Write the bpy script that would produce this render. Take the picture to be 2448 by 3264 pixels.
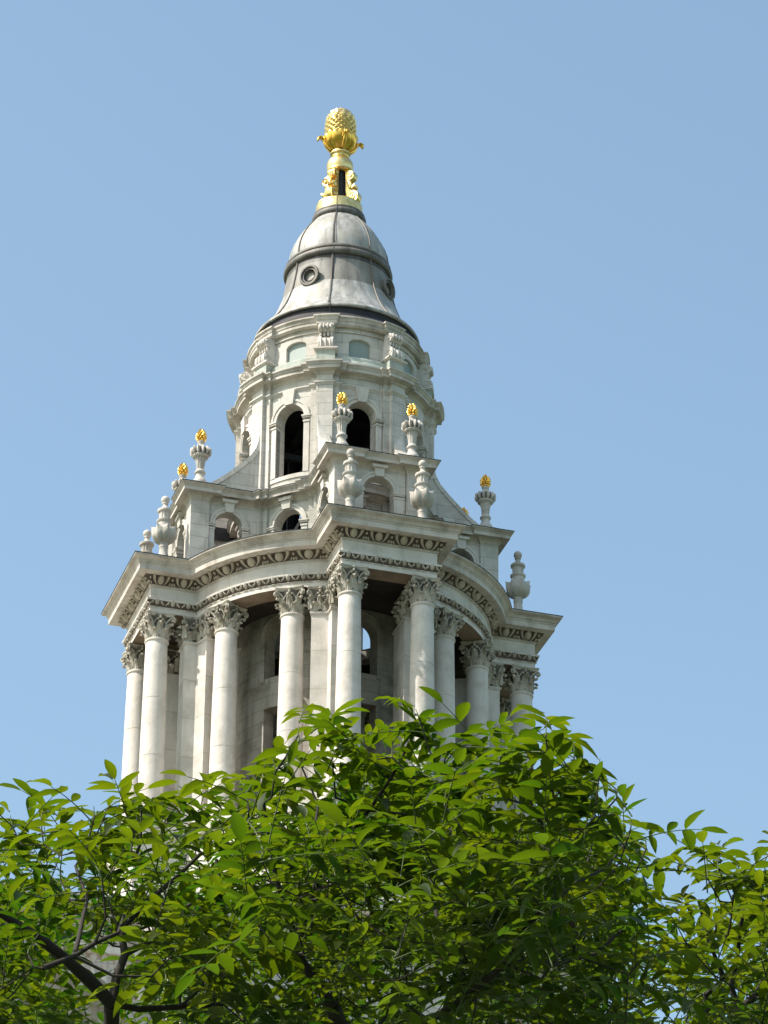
import bpy, math, random
from mathutils import Matrix, Vector
PI = math.pi
R = math.radians
random.seed(7)
sc = bpy.context.scene
for o in list(bpy.data.objects):
    bpy.data.objects.remove(o)
COL = sc.collection

# ------------------------------------------------------------------ camera
CAM_H = 1.6
PITCH, YAW, ROLL = 0.5059, 0.0134, 0.0114
CAM_Y = -93.947
cam_d = bpy.data.cameras.new('camera')
cam = bpy.data.objects.new('camera', cam_d)
COL.objects.link(cam)
cam_d.sensor_fit = 'HORIZONTAL'
cam_d.sensor_width = 36.0
cam_d.lens = 13656.46 / 2448 * 36.0
cam_d.clip_start = 0.5
cam_d.clip_end = 6000
CAM_ROT = (Matrix.Rotation(-YAW, 4, 'Z') @ Matrix.Rotation(PI / 2 + PITCH, 4, 'X') @ Matrix.Rotation(ROLL, 4, 'Z'))
cam.matrix_world = Matrix.Translation((0, CAM_Y, CAM_H)) @ CAM_ROT
sc.camera = cam

# ------------------------------------------------------------------ sky, sun, exposure
SUN_EL = R(50)
AZ = 0.279                                   # rotation of the tower about the vertical
_sl = Vector((-1.0, -0.05, 0)).normalized()   # sun bearing in the tower's own frame
_sl.rotate(Matrix.Rotation(AZ, 3, 'Z'))
sun_dir = Vector((_sl.x * math.cos(SUN_EL), _sl.y * math.cos(SUN_EL), math.sin(SUN_EL)))
w = bpy.data.worlds.new('World')
sc.world = w
w.use_nodes = True
nt = w.node_tree
nt.nodes.clear()
sky = nt.nodes.new('ShaderNodeTexSky')
sky.sky_type = 'NISHITA'
sky.sun_disc = False
sky.sun_elevation = SUN_EL
sky.sun_rotation = math.atan2(sun_dir.x, sun_dir.y)
sky.altitude = 0
sky.air_density = 1.0
sky.dust_density = 2.2
sky.ozone_density = 0.4
bg = nt.nodes.new('ShaderNodeBackground')
bg.inputs['Strength'].default_value = 0.15
wo = nt.nodes.new('ShaderNodeOutputWorld')
wb = nt.nodes.new('ShaderNodeMix')          # camera white balance
wb.data_type = 'RGBA'
wb.blend_type = 'MULTIPLY'
wb.inputs[0].default_value = 1.0
wb.inputs[7].default_value = (1.01, 1.085, 0.98, 1)
nt.links.new(sky.outputs[0], wb.inputs[6])
nt.links.new(wb.outputs[2], bg.inputs[0])
nt.links.new(bg.outputs[0], wo.inputs[0])
sun_d = bpy.data.lights.new('sun', 'SUN')
sun_d.energy = 4.2
sun_d.angle = R(0.5)
sun_d.color = (1.0, 0.935, 0.86)
sun = bpy.data.objects.new('sun', sun_d)
COL.objects.link(sun)
sun.rotation_euler = sun_dir.to_track_quat('Z', 'Y').to_euler()
sc.view_settings.view_transform = 'Standard'
sc.view_settings.look = 'None'
sc.view_settings.gamma = 1
sc.view_settings.exposure = 0.72
sc.render.engine = 'CYCLES'

# ------------------------------------------------------------------ materials
def newmat(name):
    m = bpy.data.materials.new(name)
    m.use_nodes = True
    t = m.node_tree
    b = t.nodes['Principled BSDF']
    return m, t, b

def N(t, typ, **kw):
    n = t.nodes.new(typ)
    for k, v in kw.items():
        if k in n.inputs:
            n.inputs[k].default_value = v
        else:
            setattr(n, k, v)
    return n

def mixc(t, fac, a, b, blend='MIX'):
    n = t.nodes.new('ShaderNodeMix')
    n.data_type = 'RGBA'
    n.blend_type = blend
    for sock, v in ((n.inputs[0], fac), (n.inputs[6], a), (n.inputs[7], b)):
        if isinstance(v, (int, float)):
            sock.default_value = v
        elif isinstance(v, tuple):
            sock.default_value = v
        else:
            t.links.new(v, sock)
    return n.outputs[2]

def ramp(t, src, p0, p1, c0=(0, 0, 0, 1), c1=(1, 1, 1, 1)):
    n = t.nodes.new('ShaderNodeValToRGB')
    n.color_ramp.elements[0].position = p0
    n.color_ramp.elements[1].position = p1
    n.color_ramp.elements[0].color = c0
    n.color_ramp.elements[1].color = c1
    t.links.new(src, n.inputs[0])
    return n.outputs[0]

def stone(name, base, joints=0, bw=0.95, bh=0.33, grime=0.35, green=0.25, bump=0.25, streak=0.3):
    m, t, b = newmat(name)
    tc = N(t, 'ShaderNodeTexCoord')
    geo = N(t, 'ShaderNodeNewGeometry')
    n1 = N(t, 'ShaderNodeTexNoise', Scale=1.6, Detail=8.0, Roughness=0.62)
    t.links.new(geo.outputs['Position'], n1.inputs['Vector'])
    n2 = N(t, 'ShaderNodeTexNoise', Scale=9.0, Detail=8.0, Roughness=0.7)
    t.links.new(geo.outputs['Position'], n2.inputs['Vector'])
    mp = N(t, 'ShaderNodeMapping')
    mp.inputs['Scale'].default_value = (5.0, 5.0, 0.45)
    t.links.new(geo.outputs['Position'], mp.inputs[0])
    n3 = N(t, 'ShaderNodeTexNoise', Scale=1.0, Detail=6.0, Roughness=0.6)
    t.links.new(mp.outputs[0], n3.inputs['Vector'])
    dark = tuple(c * 0.52 for c in base[:3]) + (1,)
    dark = (dark[0] * 1.0, dark[1] * 0.97, dark[2] * 0.88, 1)
    lite = tuple(min(1, c * 1.08) for c in base[:3]) + (1,)
    c = mixc(t, ramp(t, n2.outputs[0], 0.3, 0.75), tuple(base[:3]) + (1,), lite)
    gr = N(t, 'ShaderNodeMath', operation='MULTIPLY')
    t.links.new(ramp(t, n1.outputs[0], 0.46, 0.68), gr.inputs[0])
    gr.inputs[1].default_value = grime
    c = mixc(t, gr.outputs[0], c, dark)
    st = N(t, 'ShaderNodeMath', operation='MULTIPLY')
    t.links.new(ramp(t, n3.outputs[0], 0.52, 0.75), st.inputs[0])
    st.inputs[1].default_value = streak
    c = mixc(t, st.outputs[0], c, dark)
    if green:
        n4 = N(t, 'ShaderNodeTexNoise', Scale=0.55, Detail=5.0)
        mp2 = N(t, 'ShaderNodeMapping')
        mp2.inputs['Location'].default_value = (13, 7, 3)
        t.links.new(geo.outputs['Position'], mp2.inputs[0])
        t.links.new(mp2.outputs[0], n4.inputs['Vector'])
        g = N(t, 'ShaderNodeMath', operation='MULTIPLY')
        t.links.new(ramp(t, n4.outputs[0], 0.52, 0.7), g.inputs[0])
        g.inputs[1].default_value = green
        c = mixc(t, g.outputs[0], c, (base[0] * 0.70, base[1] * 0.82, base[2] * 0.80, 1))
    hsrc = n2.outputs[0]
    if joints:
        br = N(t, 'ShaderNodeTexBrick')
        br.offset = 0.5
        br.inputs['Scale'].default_value = 1.0
        br.inputs['Brick Width'].default_value = bw
        br.inputs['Row Height'].default_value = bh
        br.inputs['Mortar Size'].default_value = 0.009
        br.inputs['Mortar Smooth'].default_value = 0.1
        br.inputs['Bias'].default_value = 0.0
        br.inputs['Color1'].default_value = (1, 1, 1, 1)
        br.inputs['Color2'].default_value = (0.86, 0.87, 0.86, 1)
        br.inputs['Mortar'].default_value = (0.66, 0.64, 0.60, 1)
        uv = N(t, 'ShaderNodeUVMap')
        t.links.new(uv.outputs[0], br.inputs['Vector'])
        c = mixc(t, 1.0, c, br.outputs['Color'], 'MULTIPLY')
    bp = N(t, 'ShaderNodeBump', Strength=bump, Distance=0.03)
    t.links.new(hsrc, bp.inputs['Height'])
    t.links.new(bp.outputs[0], b.inputs['Normal'])
    t.links.new(c, b.inputs['Base Color'])
    b.inputs['Roughness'].default_value = 0.85
    b.inputs['Specular IOR Level'].default_value = 0.2
    return m

STONE = (0.60, 0.553, 0.505)
M_block = stone('portland_stone_blocks', STONE, joints=1, grime=0.5, streak=0.45, green=0.35)
M_plain = stone('portland_stone', STONE, grime=0.5, streak=0.4)
M_pier = stone('pier_stone', STONE, joints=1, bw=4.0, bh=1.02, grime=0.5, streak=0.4, green=0.25)
M_shade = stone('shade_darkened_wall', (0.40, 0.37, 0.32), joints=1, grime=0.9, green=0.0, streak=0.6)  # base darkened to carry the colonnade's shade; noise adds grime
M_col = stone('column_stone', (0.61, 0.558, 0.505), grime=0.5, green=0.05, streak=0.3, bump=0.45)
M_corn = stone('weathered_cornice_stone', (0.535, 0.485, 0.43), grime=0.9, green=0.15, streak=0.6)
M_cap = stone('carved_capital_stone', (0.46, 0.42, 0.355), grime=1.0, green=0.15, streak=0.8, bump=0.5)
M_capd = stone('capital_shade_urn_soot', (0.14, 0.12, 0.10), grime=0.5, green=0, streak=0.4)  # shade of the capital hollows put into the colour; soot on urn bulbs
M_verd = stone('copper_stained_stone', (0.40, 0.425, 0.38), grime=0.6, green=0.2, streak=0.6)
M_urn = stone('urn_stone', (0.53, 0.485, 0.44), grime=0.7, green=0.2, streak=0.4, bump=0.5)
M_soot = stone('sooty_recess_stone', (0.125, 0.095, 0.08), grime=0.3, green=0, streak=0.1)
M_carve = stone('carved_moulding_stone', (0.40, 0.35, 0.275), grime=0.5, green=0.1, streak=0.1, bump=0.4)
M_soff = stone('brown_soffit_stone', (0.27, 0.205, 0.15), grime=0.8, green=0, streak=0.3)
M_ceil = stone('near_black_ceiling', (0.05, 0.042, 0.036), grime=0.6, green=0, streak=0.3)  # near-black base colour over the whole ceiling
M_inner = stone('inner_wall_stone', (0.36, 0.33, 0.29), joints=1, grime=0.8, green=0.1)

def leadmat(name, base, rough, metal=0.5, dark=0.5):
    m, t, b = newmat(name)
    geo = N(t, 'ShaderNodeTexCoord')
    mp = N(t, 'ShaderNodeMapping')
    mp.inputs['Scale'].default_value = (4.0, 4.0, 0.4)
    t.links.new(geo.outputs['Object'], mp.inputs[0])
    n = N(t, 'ShaderNodeTexNoise', Scale=1.0, Detail=9.0, Roughness=0.68)
    t.links.new(mp.outputs[0], n.inputs['Vector'])
    n2 = N(t, 'ShaderNodeTexNoise', Scale=1.3, Detail=7.0, Roughness=0.6)
    t.links.new(geo.outputs['Object'], n2.inputs['Vector'])
    dk = tuple(c * dark for c in base) + (1,)
    c = mixc(t, ramp(t, n.outputs[0], 0.38, 0.62), dk, tuple(base) + (1,))
    c = mixc(t, ramp(t, n2.outputs[0], 0.45, 0.7), c, (base[0] * 0.75, base[1] * 0.70, base[2] * 0.60, 1))
    t.links.new(c, b.inputs['Base Color'])
    b.inputs['Metallic'].default_value = metal
    b.inputs['Roughness'].default_value = rough
    bp = N(t, 'ShaderNodeBump', Strength=0.3, Distance=0.03)
    t.links.new(n2.outputs[0], bp.inputs['Height'])
    t.links.new(bp.outputs[0], b.inputs['Normal'])
    return m
M_lead = leadmat('weathered_lead', (0.44, 0.43, 0.405), 0.6, 0.12, 0.42)
M_leadd = leadmat('dark_lead_edge', (0.028, 0.027, 0.032), 0.7, 0.1, 0.6)
M_leadr = leadmat('lead_roll', (0.17, 0.155, 0.14), 0.6, 0.15, 0.5)
M_leads = leadmat('rust_streaked_lead', (0.27, 0.255, 0.23), 0.65, 0.08, 0.5)
M_leadb = leadmat('dark_lead_band', (0.11, 0.10, 0.09), 0.6, 0.1, 0.35)  # darker band just below the ring moulding

def goldmat(name, base, rough, bump):
    m, t, b = newmat(name)
    g = N(t, 'ShaderNodeTexCoord')
    n = N(t, 'ShaderNodeTexNoise', Scale=14.0, Detail=5.0)
    t.links.new(g.outputs['Object'], n.inputs['Vector'])
    c = mixc(t, ramp(t, n.outputs[0], 0.35, 0.7), (base[0] * 0.8, base[1] * 0.66, base[2] * 0.5, 1), tuple(base) + (1,))
    t.links.new(c, b.inputs['Base Color'])
    b.inputs['Metallic'].default_value = 1.0
    b.inputs['Roughness'].default_value = rough
    bp = N(t, 'ShaderNodeBump', Strength=bump, Distance=0.02)
    t.links.new(n.outputs[0], bp.inputs['Height'])
    t.links.new(bp.outputs[0], b.inputs['Normal'])
    return m
M_gold = goldmat('gilding', (1.0, 0.80, 0.36), 0.34, 0.25)
M_gold2 = goldmat('deep_gilding', (1.0, 0.65, 0.15), 0.28, 0.25)

def flat(name, col, rough=0.8, noise=0.25, scale=3.0, metal=0):
    m, t, b = newmat(name)
    g = N(t, 'ShaderNodeTexCoord')
    n = N(t, 'ShaderNodeTexNoise', Scale=scale, Detail=7.0)
    t.links.new(g.outputs['Object'], n.inputs['Vector'])
    lo = tuple(c * (1 - noise) for c in col) + (1,)
    hi = tuple(min(1, c * (1 + noise)) for c in col) + (1,)
    t.links.new(mixc(t, n.outputs[0], lo, hi), b.inputs['Base Color'])
    b.inputs['Roughness'].default_value = rough
    b.inputs['Metallic'].default_value = metal
    return m
M_black = flat('interior_darkness', (0.006, 0.007, 0.009), 0.95)  # interior darkness put into the colour; also ceiling, bell frame, window openings
M_dkmet = flat('dark_metal', (0.03, 0.03, 0.03), 0.7)
M_pane = flat('grey_green_boarding', (0.24, 0.285, 0.26), 0.5, 0.08, 2.0)
M_bronze = flat('tarnished_gilding', (0.25, 0.15, 0.05), 0.5, 0.3, 8, 0.7)

def leafmat(name, c1, c2, tr):
    m, t, b = newmat(name)
    t.nodes.remove(b)
    out = t.nodes['Material Output']
    at = N(t, 'ShaderNodeAttribute')
    at.attribute_name = 'tint'
    uv = N(t, 'ShaderNodeUVMap')
    wv = N(t, 'ShaderNodeTexWave')
    wv.wave_type = 'BANDS'
    wv.bands_direction = 'X'
    wv.inputs['Scale'].default_value = 3.2
    t.links.new(uv.outputs[0], wv.inputs['Vector'])
    c = mixc(t, at.outputs['Fac'], c1, c2)
    k = N(t, 'ShaderNodeMath', operation='MULTIPLY')
    t.links.new(wv.outputs['Fac'], k.inputs[0])
    k.inputs[1].default_value = 0.22
    c = mixc(t, k.outputs[0], c, (c2[0] * 1.2, c2[1] * 1.15, c2[2] * 1.3, 1))
    tc = mixc(t, at.outputs['Fac'], tr[0], tr[1])
    pr = N(t, 'ShaderNodeBsdfPrincipled')
    pr.inputs['Roughness'].default_value = 0.42
    pr.inputs['Specular IOR Level'].default_value = 0.42
    t.links.new(c, pr.inputs['Base Color'])
    tl = N(t, 'ShaderNodeBsdfTranslucent')
    t.links.new(tc, tl.inputs['Color'])
    mx = N(t, 'ShaderNodeMixShader')
    mx.inputs[0].default_value = 0.46
    t.links.new(pr.outputs[0], mx.inputs[1])
    t.links.new(tl.outputs[0], mx.inputs[2])
    t.links.new(mx.outputs[0], out.inputs['Surface'])
    return m
M_leaf = leafmat('walnut_leaf', (0.006, 0.021, 0.002, 1), (0.036, 0.052, 0.004, 1), ((0.022, 0.115, 0.002, 1), (0.20, 0.255, 0.003, 1)))
M_bark = flat('dark_bark', (0.026, 0.020, 0.015), 0.9, 0.5, 6.0)
M_twig = flat('green_stalk', (0.06, 0.085, 0.015), 0.7, 0.3, 4.0)
M_ground = flat('mown_lawn', (0.04, 0.07, 0.02), 0.95, 0.35, 0.6)
M_pave = flat('paving', (0.10, 0.095, 0.085), 0.9, 0.2, 1.5)

# ------------------------------------------------------------------ mesh builder (tower units, 1 unit = 0.68 m)
S = 0.68
Z0 = 50.714          # world height of the top of the main cornice (unit z = 0)

class MB:
    def __init__(s):
        s.v, s.f, s.uv, s.m = [], [], [], []
    def vert(s, p):
        s.v.append(tuple(p))
        return len(s.v) - 1
    def face(s, idx, uvs=None, mi=0):
        mi = int(mi)
        s.f.append(tuple(idx))
        s.uv.append(uvs)
        s.m.append(mi)
    def grid(s, rows, closed_u=False, closed_v=False, flip=False, uv=None, mi=0):
        """rows[j][i] points"""
        nj, ni = len(rows), len(rows[0])
        base = len(s.v)
        for r in rows:
            s.v.extend(tuple(p) for p in r)
        for j in range(nj - (0 if closed_v else 1)):
            j2 = (j + 1) % nj
            for i in range(ni - (0 if closed_u else 1)):
                i2 = (i + 1) % ni
                q = [base + j * ni + i, base + j * ni + i2, base + j2 * ni + i2, base + j2 * ni + i]
                u = None
                if uv:
                    u = [uv(j, i), uv(j, i + 1), uv(j + 1, i + 1), uv(j + 1, i)]
                if flip:
                    q.reverse()
                    if u:
                        u.reverse()
                s.face(q, u, mi)
    def build(s, name, mats, parent=None, local=False, smooth=None, loc=None, rz=0, scale=S):
        me = bpy.data.meshes.new(name)
        z0 = 0 if local else Z0
        me.from_pydata([(x * scale, y * scale, z * scale + z0) for x, y, z in s.v], [], s.f)
        if not isinstance(mats, (list, tuple)):
            mats = [mats]
        for m in mats:
            me.materials.append(m)
        if len(mats) > 1:
            me.polygons.foreach_set('material_index', s.m)
        if any(u is not None for u in s.uv):
            l = me.uv_layers.new(name='UVMap')
            d = []
            for f, u in zip(s.f, s.uv):
                for k in range(len(f)):
                    a = u[k] if u else (0.11, 0.11)
                    d += [a[0] * scale, a[1] * scale]
            l.data.foreach_set('uv', d)
        me.validate()
        if smooth is not None:
            me.polygons.foreach_set('use_smooth', [True] * len(me.polygons))
            me.set_sharp_from_angle(angle=R(smooth))
        o = bpy.data.objects.new(name, me)
        COL.objects.link(o)
        if parent:
            o.parent = parent
        if loc:
            o.location = (loc[0] * S, loc[1] * S, loc[2] * S + Z0)
        o.rotation_euler.z = rz
        return o

def inst(o, parent, loc=None, rz=0):
    """copy of an object with copies of its children"""
    c = o.copy()
    COL.objects.link(c)
    c.parent = parent
    if loc is not None:
        c.location = (loc[0] * S, loc[1] * S, loc[2] * S + Z0)
    c.rotation_euler.z = rz
    for ch in list(o.children):
        d = ch.copy()
        COL.objects.link(d)
        d.parent = c
    return c

def root(name, label, cat, loc=(0, 0, 0), rz=0, group=None):
    o = bpy.data.objects.new(name, None)
    COL.objects.link(o)
    o.location = loc
    o.rotation_euler.z = rz
    o['label'] = label
    o['category'] = cat
    if group:
        o['group'] = group
    return o

def circ(cx, cy, r, z, n, a0=0.0):
    return [(cx + r * math.cos(a0 + 2 * PI * i / n), cy + r * math.sin(a0 + 2 * PI * i / n), z) for i in range(n)]

def lathe(mb, prof, n=48, cx=0, cy=0, mod=None, cap0=False, cap1=False, mi=0):
    rows = []
    for k, (r, z) in enumerate(prof):
        row = []
        for i in range(n):
            a = 2 * PI * i / n
            rr = r * (mod(a, k, z) if mod else 1)
            row.append((cx + rr * math.cos(a), cy + rr * math.sin(a), z))
        rows.append(row)
    R0 = max(p[0] for p in prof)
    mb.grid(rows, closed_u=True, uv=lambda j, i: (2 * PI * R0 * i / n, prof[min(j, len(prof) - 1)][1]), mi=mi)
    if cap0:
        b = len(mb.v); mb.v.extend(rows[0]); mb.face([b + i for i in range(n)][::-1], mi=mi)
    if cap1:
        b = len(mb.v); mb.v.extend(rows[-1]); mb.face([b + i for i in range(n)], mi=mi)

def box(mb, x0, x1, y0, y1, z0, z1, M=None, mi=0):
    P = [(x0, y0, z0), (x1, y0, z0), (x1, y1, z0), (x0, y1, z0), (x0, y0, z1), (x1, y0, z1), (x1, y1, z1), (x0, y1, z1)]
    fs = [((3, 2, 1, 0), 'xy'), ((4, 5, 6, 7), 'xy'), ((0, 1, 5, 4), 'xz'), ((1, 2, 6, 5), 'yz'), ((2, 3, 7, 6), 'xz'), ((3, 0, 4, 7), 'yz')]
    ax = {'x': 0, 'y': 1, 'z': 2}
    b = len(mb.v)
    for p in P:
        mb.v.append(tuple(M @ Vector(p)) if M else p)
    for f, a in fs:
        mb.face([b + i for i in f], [(P[i][ax[a[0]]] + 0.37, P[i][ax[a[1]]]) for i in f], mi)

def sweep(mb, path, prof, closed=True, mi=0, uvflag=True):
    """path CCW, profile bottom -> top with outward offsets, mitred corners"""
    n = len(path)
    mit = []
    for i in range(n):
        if closed or 0 < i < n - 1:
            p0, p1, p2 = path[i - 1], path[i], path[(i + 1) % n]
        elif i == 0:
            p1, p2 = path[0], path[1]; p0 = (2 * p1[0] - p2[0], 2 * p1[1] - p2[1])
        else:
            p0, p1 = path[-2], path[-1]; p2 = (2 * p1[0] - p0[0], 2 * p1[1] - p0[1])
        def nr(a, b):
            dx, dy = b[0] - a[0], b[1] - a[1]
            l = math.hypot(dx, dy)
            return dy / l, -dx / l
        n1, n2 = nr(p0, p1), nr(p1, p2)
        d = 1 + n1[0] * n2[0] + n1[1] * n2[1]
        mit.append(((n1[0] + n2[0]) / d, (n1[1] + n2[1]) / d))
    L = [0]
    for i in range(n):
        a, b = path[i], path[(i + 1) % n]
        L.append(L[-1] + math.hypot(a[0] - b[0], a[1] - b[1]))
    V = [0]
    for j in range(1, len(prof)):
        V.append(V[-1] + math.hypot(prof[j][0] - prof[j - 1][0], prof[j][1] - prof[j - 1][1]))
    rows = [[(p[0] + m[0] * o, p[1] + m[1] * o, z) for p, m in zip(path, mit)] for o, z in prof]
    mb.grid(rows, closed_u=closed, uv=(lambda j, i: (L[i], prof[0][1] + V[j])) if uvflag else None, mi=mi)

def arc(r, a0, a1, n):
    return [(r * math.cos(R(a0 + (a1 - a0) * i / n)), r * math.sin(R(a0 + (a1 - a0) * i / n))) for i in range(n + 1)]

def rot2(p, k):
    c, s = ((1, 0), (0, 1), (-1, 0), (0, -1))[k % 4]
    return (p[0] * c - p[1] * s, p[0] * s + p[1] * c)

def plus_path(Rr, W, D, n=26):
    """circle with four rectangular projections (first one towards -y)"""
    j = math.sqrt(Rr * Rr - W * W)
    be = math.degrees(math.asin(W / Rr))
    out = []
    for k in range(4):
        for p in [(-W, -j), (-W, -D), (W, -D)]:
            out.append(rot2(p, k))
        for p in arc(Rr, -90 + be, -be, n)[:-1]:
            out.append(rot2(p, k))
    return out

def sweepf(mb, pf, prof, mi=0):
    """like sweep, for outlines pf(offset) whose offset curves are known exactly"""
    p0 = pf(0)
    n = len(p0)
    L = [0]
    for i in range(n):
        a, b = p0[i], p0[(i + 1) % n]
        L.append(L[-1] + math.hypot(a[0] - b[0], a[1] - b[1]))
    V = [0]
    for j in range(1, len(prof)):
        V.append(V[-1] + math.hypot(prof[j][0] - prof[j - 1][0], prof[j][1] - prof[j - 1][1]))
    rows = [[(x, y, z) for x, y in pf(o)] for o, z in prof]
    mb.grid(rows, closed_u=True, uv=lambda j, i: (L[i], prof[0][1] + V[j]), mi=mi)

def polar_path(tiers, base, nb=8, a_off=22.5, off=0.0):
    tiers = [(math.degrees((R(h) * r + off) / (r + off)), r + off) for h, r in tiers]
    base = base + off
    return polar_path0(tiers, base, nb, a_off)

def polar_path0(tiers, base, nb=8, a_off=22.5):
    """ring with ressauts: tiers = [(half width deg, radius), ...] outermost first, base radius between; a_off = first pier"""
    out = []
    for k in range(nb):
        c = a_off + 45 * k
        hs = tiers
        out += arc(base, c - 22.5, c - hs[-1][0], 5)[(0 if k == 0 else 0):] if True else []
        for h, r in reversed(hs[1:]):
            nxt = hs[hs.index((h, r)) - 1][0]
            out += arc(r, c - h, c - nxt, 3)
        out += arc(hs[0][1], c - hs[0][0], c + hs[0][0], 5)
        for i, (h, r) in enumerate(hs[1:]):
            out += arc(r, c + hs[i][0], c + h, 3)
        out += arc(base, c + hs[-1][0], c + 22.5, 5)[:-1]
    return out

# maps: (u along wall, z, d outwards) -> xyz
def cmap(r, ac):
    def f(u, z, d):
        a = R(ac) + u / r
        return ((r + d) * math.cos(a), (r + d) * math.sin(a), z)
    return f
def pmap(ox, oy, ax, ay):
    """origin, direction of u (outward normal = (ay,-ax))"""
    def f(u, z, d):
        return (ox + ax * u + ay * d, oy + ay * u - ax * d, z)
    return f

def mbox(mb, f, u0, u1, z0, z1, d0, d1, n=1, taper=None, mi=0):
    """box on a mapped wall; taper=(du_bottom, du_top) widens the ends"""
    tb, tt = taper or (0, 0)
    def us(z_is_top):
        e = tt if z_is_top else tb
        return [u0 - e + (u1 - u0 + 2 * e) * i / n for i in range(n + 1)]
    B, T = us(0), us(1)
    rows = [[f(u, z0, d0) for u in B], [f(u, z0, d1) for u in B], [f(u, z1, d1) for u in T], [f(u, z1, d0) for u in T]]
    mb.grid(rows, uv=lambda j, i: ((u0 + (u1 - u0) * i / n) + 0.2, (z0, z0, z1, z1 + 0.1)[j]), mi=mi)
    for uu, fl in ((0, True), (-1, False)):
        q = [f(B[uu], z0, d0), f(B[uu], z0, d1), f(T[uu], z1, d1), f(T[uu], z1, d0)]
        b = len(mb.v); mb.v.extend(q)
        ix = [b, b + 1, b + 2, b + 3]
        uvs = [(d0, z0), (d1, z0), (d1, z1), (d0, z1)]
        if fl:
            ix.reverse(); uvs.reverse()
        mb.face(ix, uvs, mi)

def arch_wall(mb, f, u0, u1, z0, z1, ops, th, du=0.25, mi=0, mi_in=None, uoff=0.0):
    """wall strip with openings (uc, hw, sill, spring, rise), thickness th inwards"""
    mi_in = mi if mi_in is None else mi_in
    us = set([u0, u1])
    n = max(1, int((u1 - u0) / du))
    for i in range(n + 1):
        us.add(u0 + (u1 - u0) * i / n)
    for uc, hw, sl, sp, ri in ops:
        us = {u for u in us if not (uc - hw - 0.03 < u < uc + hw + 0.03)}
        for i in range(17):
            us.add(uc - hw * math.cos(PI * i / 16))
    us = sorted(us)
    def top(o, u):
        uc, hw, sl, sp, ri = o
        return sp + ri * math.sqrt(max(0, 1 - ((u - uc) / hw) ** 2))
    for a, b in zip(us[:-1], us[1:]):
        m = (a + b) / 2
        inside = sorted([o for o in ops if abs(m - o[0]) < o[1]], key=lambda o: o[2])
        segs = []
        za, zb = z0, z0
        for o in inside:
            segs.append((za, zb, o[2], o[2]))
            za, zb = top(o, a), top(o, b)
        segs.append((za, zb, z1, z1))
        for s0, s1, s2, s3 in segs:
            for d, fl, mm in ((0, False, mi), (-th, True, mi_in)):
                q = [f(a, s0, d), f(b, s1, d), f(b, s3, d), f(a, s2, d)]
                uvs = [(a + uoff, s0), (b + uoff, s1), (b + uoff, s3), (a + uoff, s2)]
                k = len(mb.v); mb.v.extend(q)
                ix = [k, k + 1, k + 2, k + 3]
                if fl:
                    ix.reverse(); uvs.reverse()
                mb.face(ix, uvs, mm)
    for o in ops:
        uc, hw, sl, sp, ri = o
        pts = [(uc - hw, sl)] + [(uc - hw * math.cos(PI * i / 16), sp + ri * math.sin(PI * i / 16)) for i in range(17)] + [(uc + hw, sl)]
        if ri == 0:
            pts = [(uc - hw, sl), (uc - hw, sp), (uc + hw, sp), (uc + hw, sl)]
        pts.append(pts[0])
        acc = 0
        for (a, za), (b, zb) in zip(pts[:-1], pts[1:]):
            q = [f(a, za, 0), f(b, zb, 0), f(b, zb, -th), f(a, za, -th)]
            k = len(mb.v); mb.v.extend(q)
            l = math.hypot(a - b, za - zb)
            mb.face([k, k + 1, k + 2, k + 3], [(0.1, za), (0.1, zb), (th + 0.1, zb), (th + 0.1, za)], mi)
            acc += l

def archivolt(mb, f, uc, hw, sp, ri, wd, d, n=20, a0=0, a1=180):
    """moulded band around an arch head"""
    prof = [(0.0, 0.0), (0.0, d * 0.6), (wd * 0.55, d * 0.6), (wd * 0.6, d), (wd * 0.95, d), (wd, d * 0.85), (wd, 0.0)]
    rows = []
    for o, dd in prof:
        row = []
        for i in range(n + 1):
            a = R(a0 + (a1 - a0) * i / n)
            row.append(f(uc - (hw + o) * math.cos(a), sp + (ri + o) * math.sin(a), dd + 0.004))
        rows.append(row)
    mb.grid(rows)

def keystone(mb, f, uc, z0, z1, w0, w1, d):
    q = [(uc - w0, z0), (uc + w0, z0), (uc + w1, z1), (uc - w1, z1)]
    b = len(mb.v)
    for u, z in q:
        mb.v.append(f(u, z, -0.05))
    for u, z in q:
        mb.v.append(f(u, z, d * (0.8 if z == z0 else 1.0)))
    for ix in ((4, 5, 6, 7), (0, 1, 5, 4), (1, 2, 6, 5), (2, 3, 7, 6), (3, 0, 4, 7)):
        mb.face([b + i for i in ix])

def ellip(mb, c, ax, ay, az, nu=8, nv=6, mi=0):
    """ellipsoid with axis vectors"""
    c = Vector(c); ax = Vector(ax); ay = Vector(ay); az = Vector(az)
    rows = []
    for j in range(nv + 1):
        t = -PI / 2 + PI * j / nv
        rows.append([tuple(c + ax * math.cos(t) * math.cos(2 * PI * i / nu) + ay * math.cos(t) * math.sin(2 * PI * i / nu) + az * math.sin(t)) for i in range(nu)])
    mb.grid(rows, closed_u=True, mi=mi)

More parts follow.
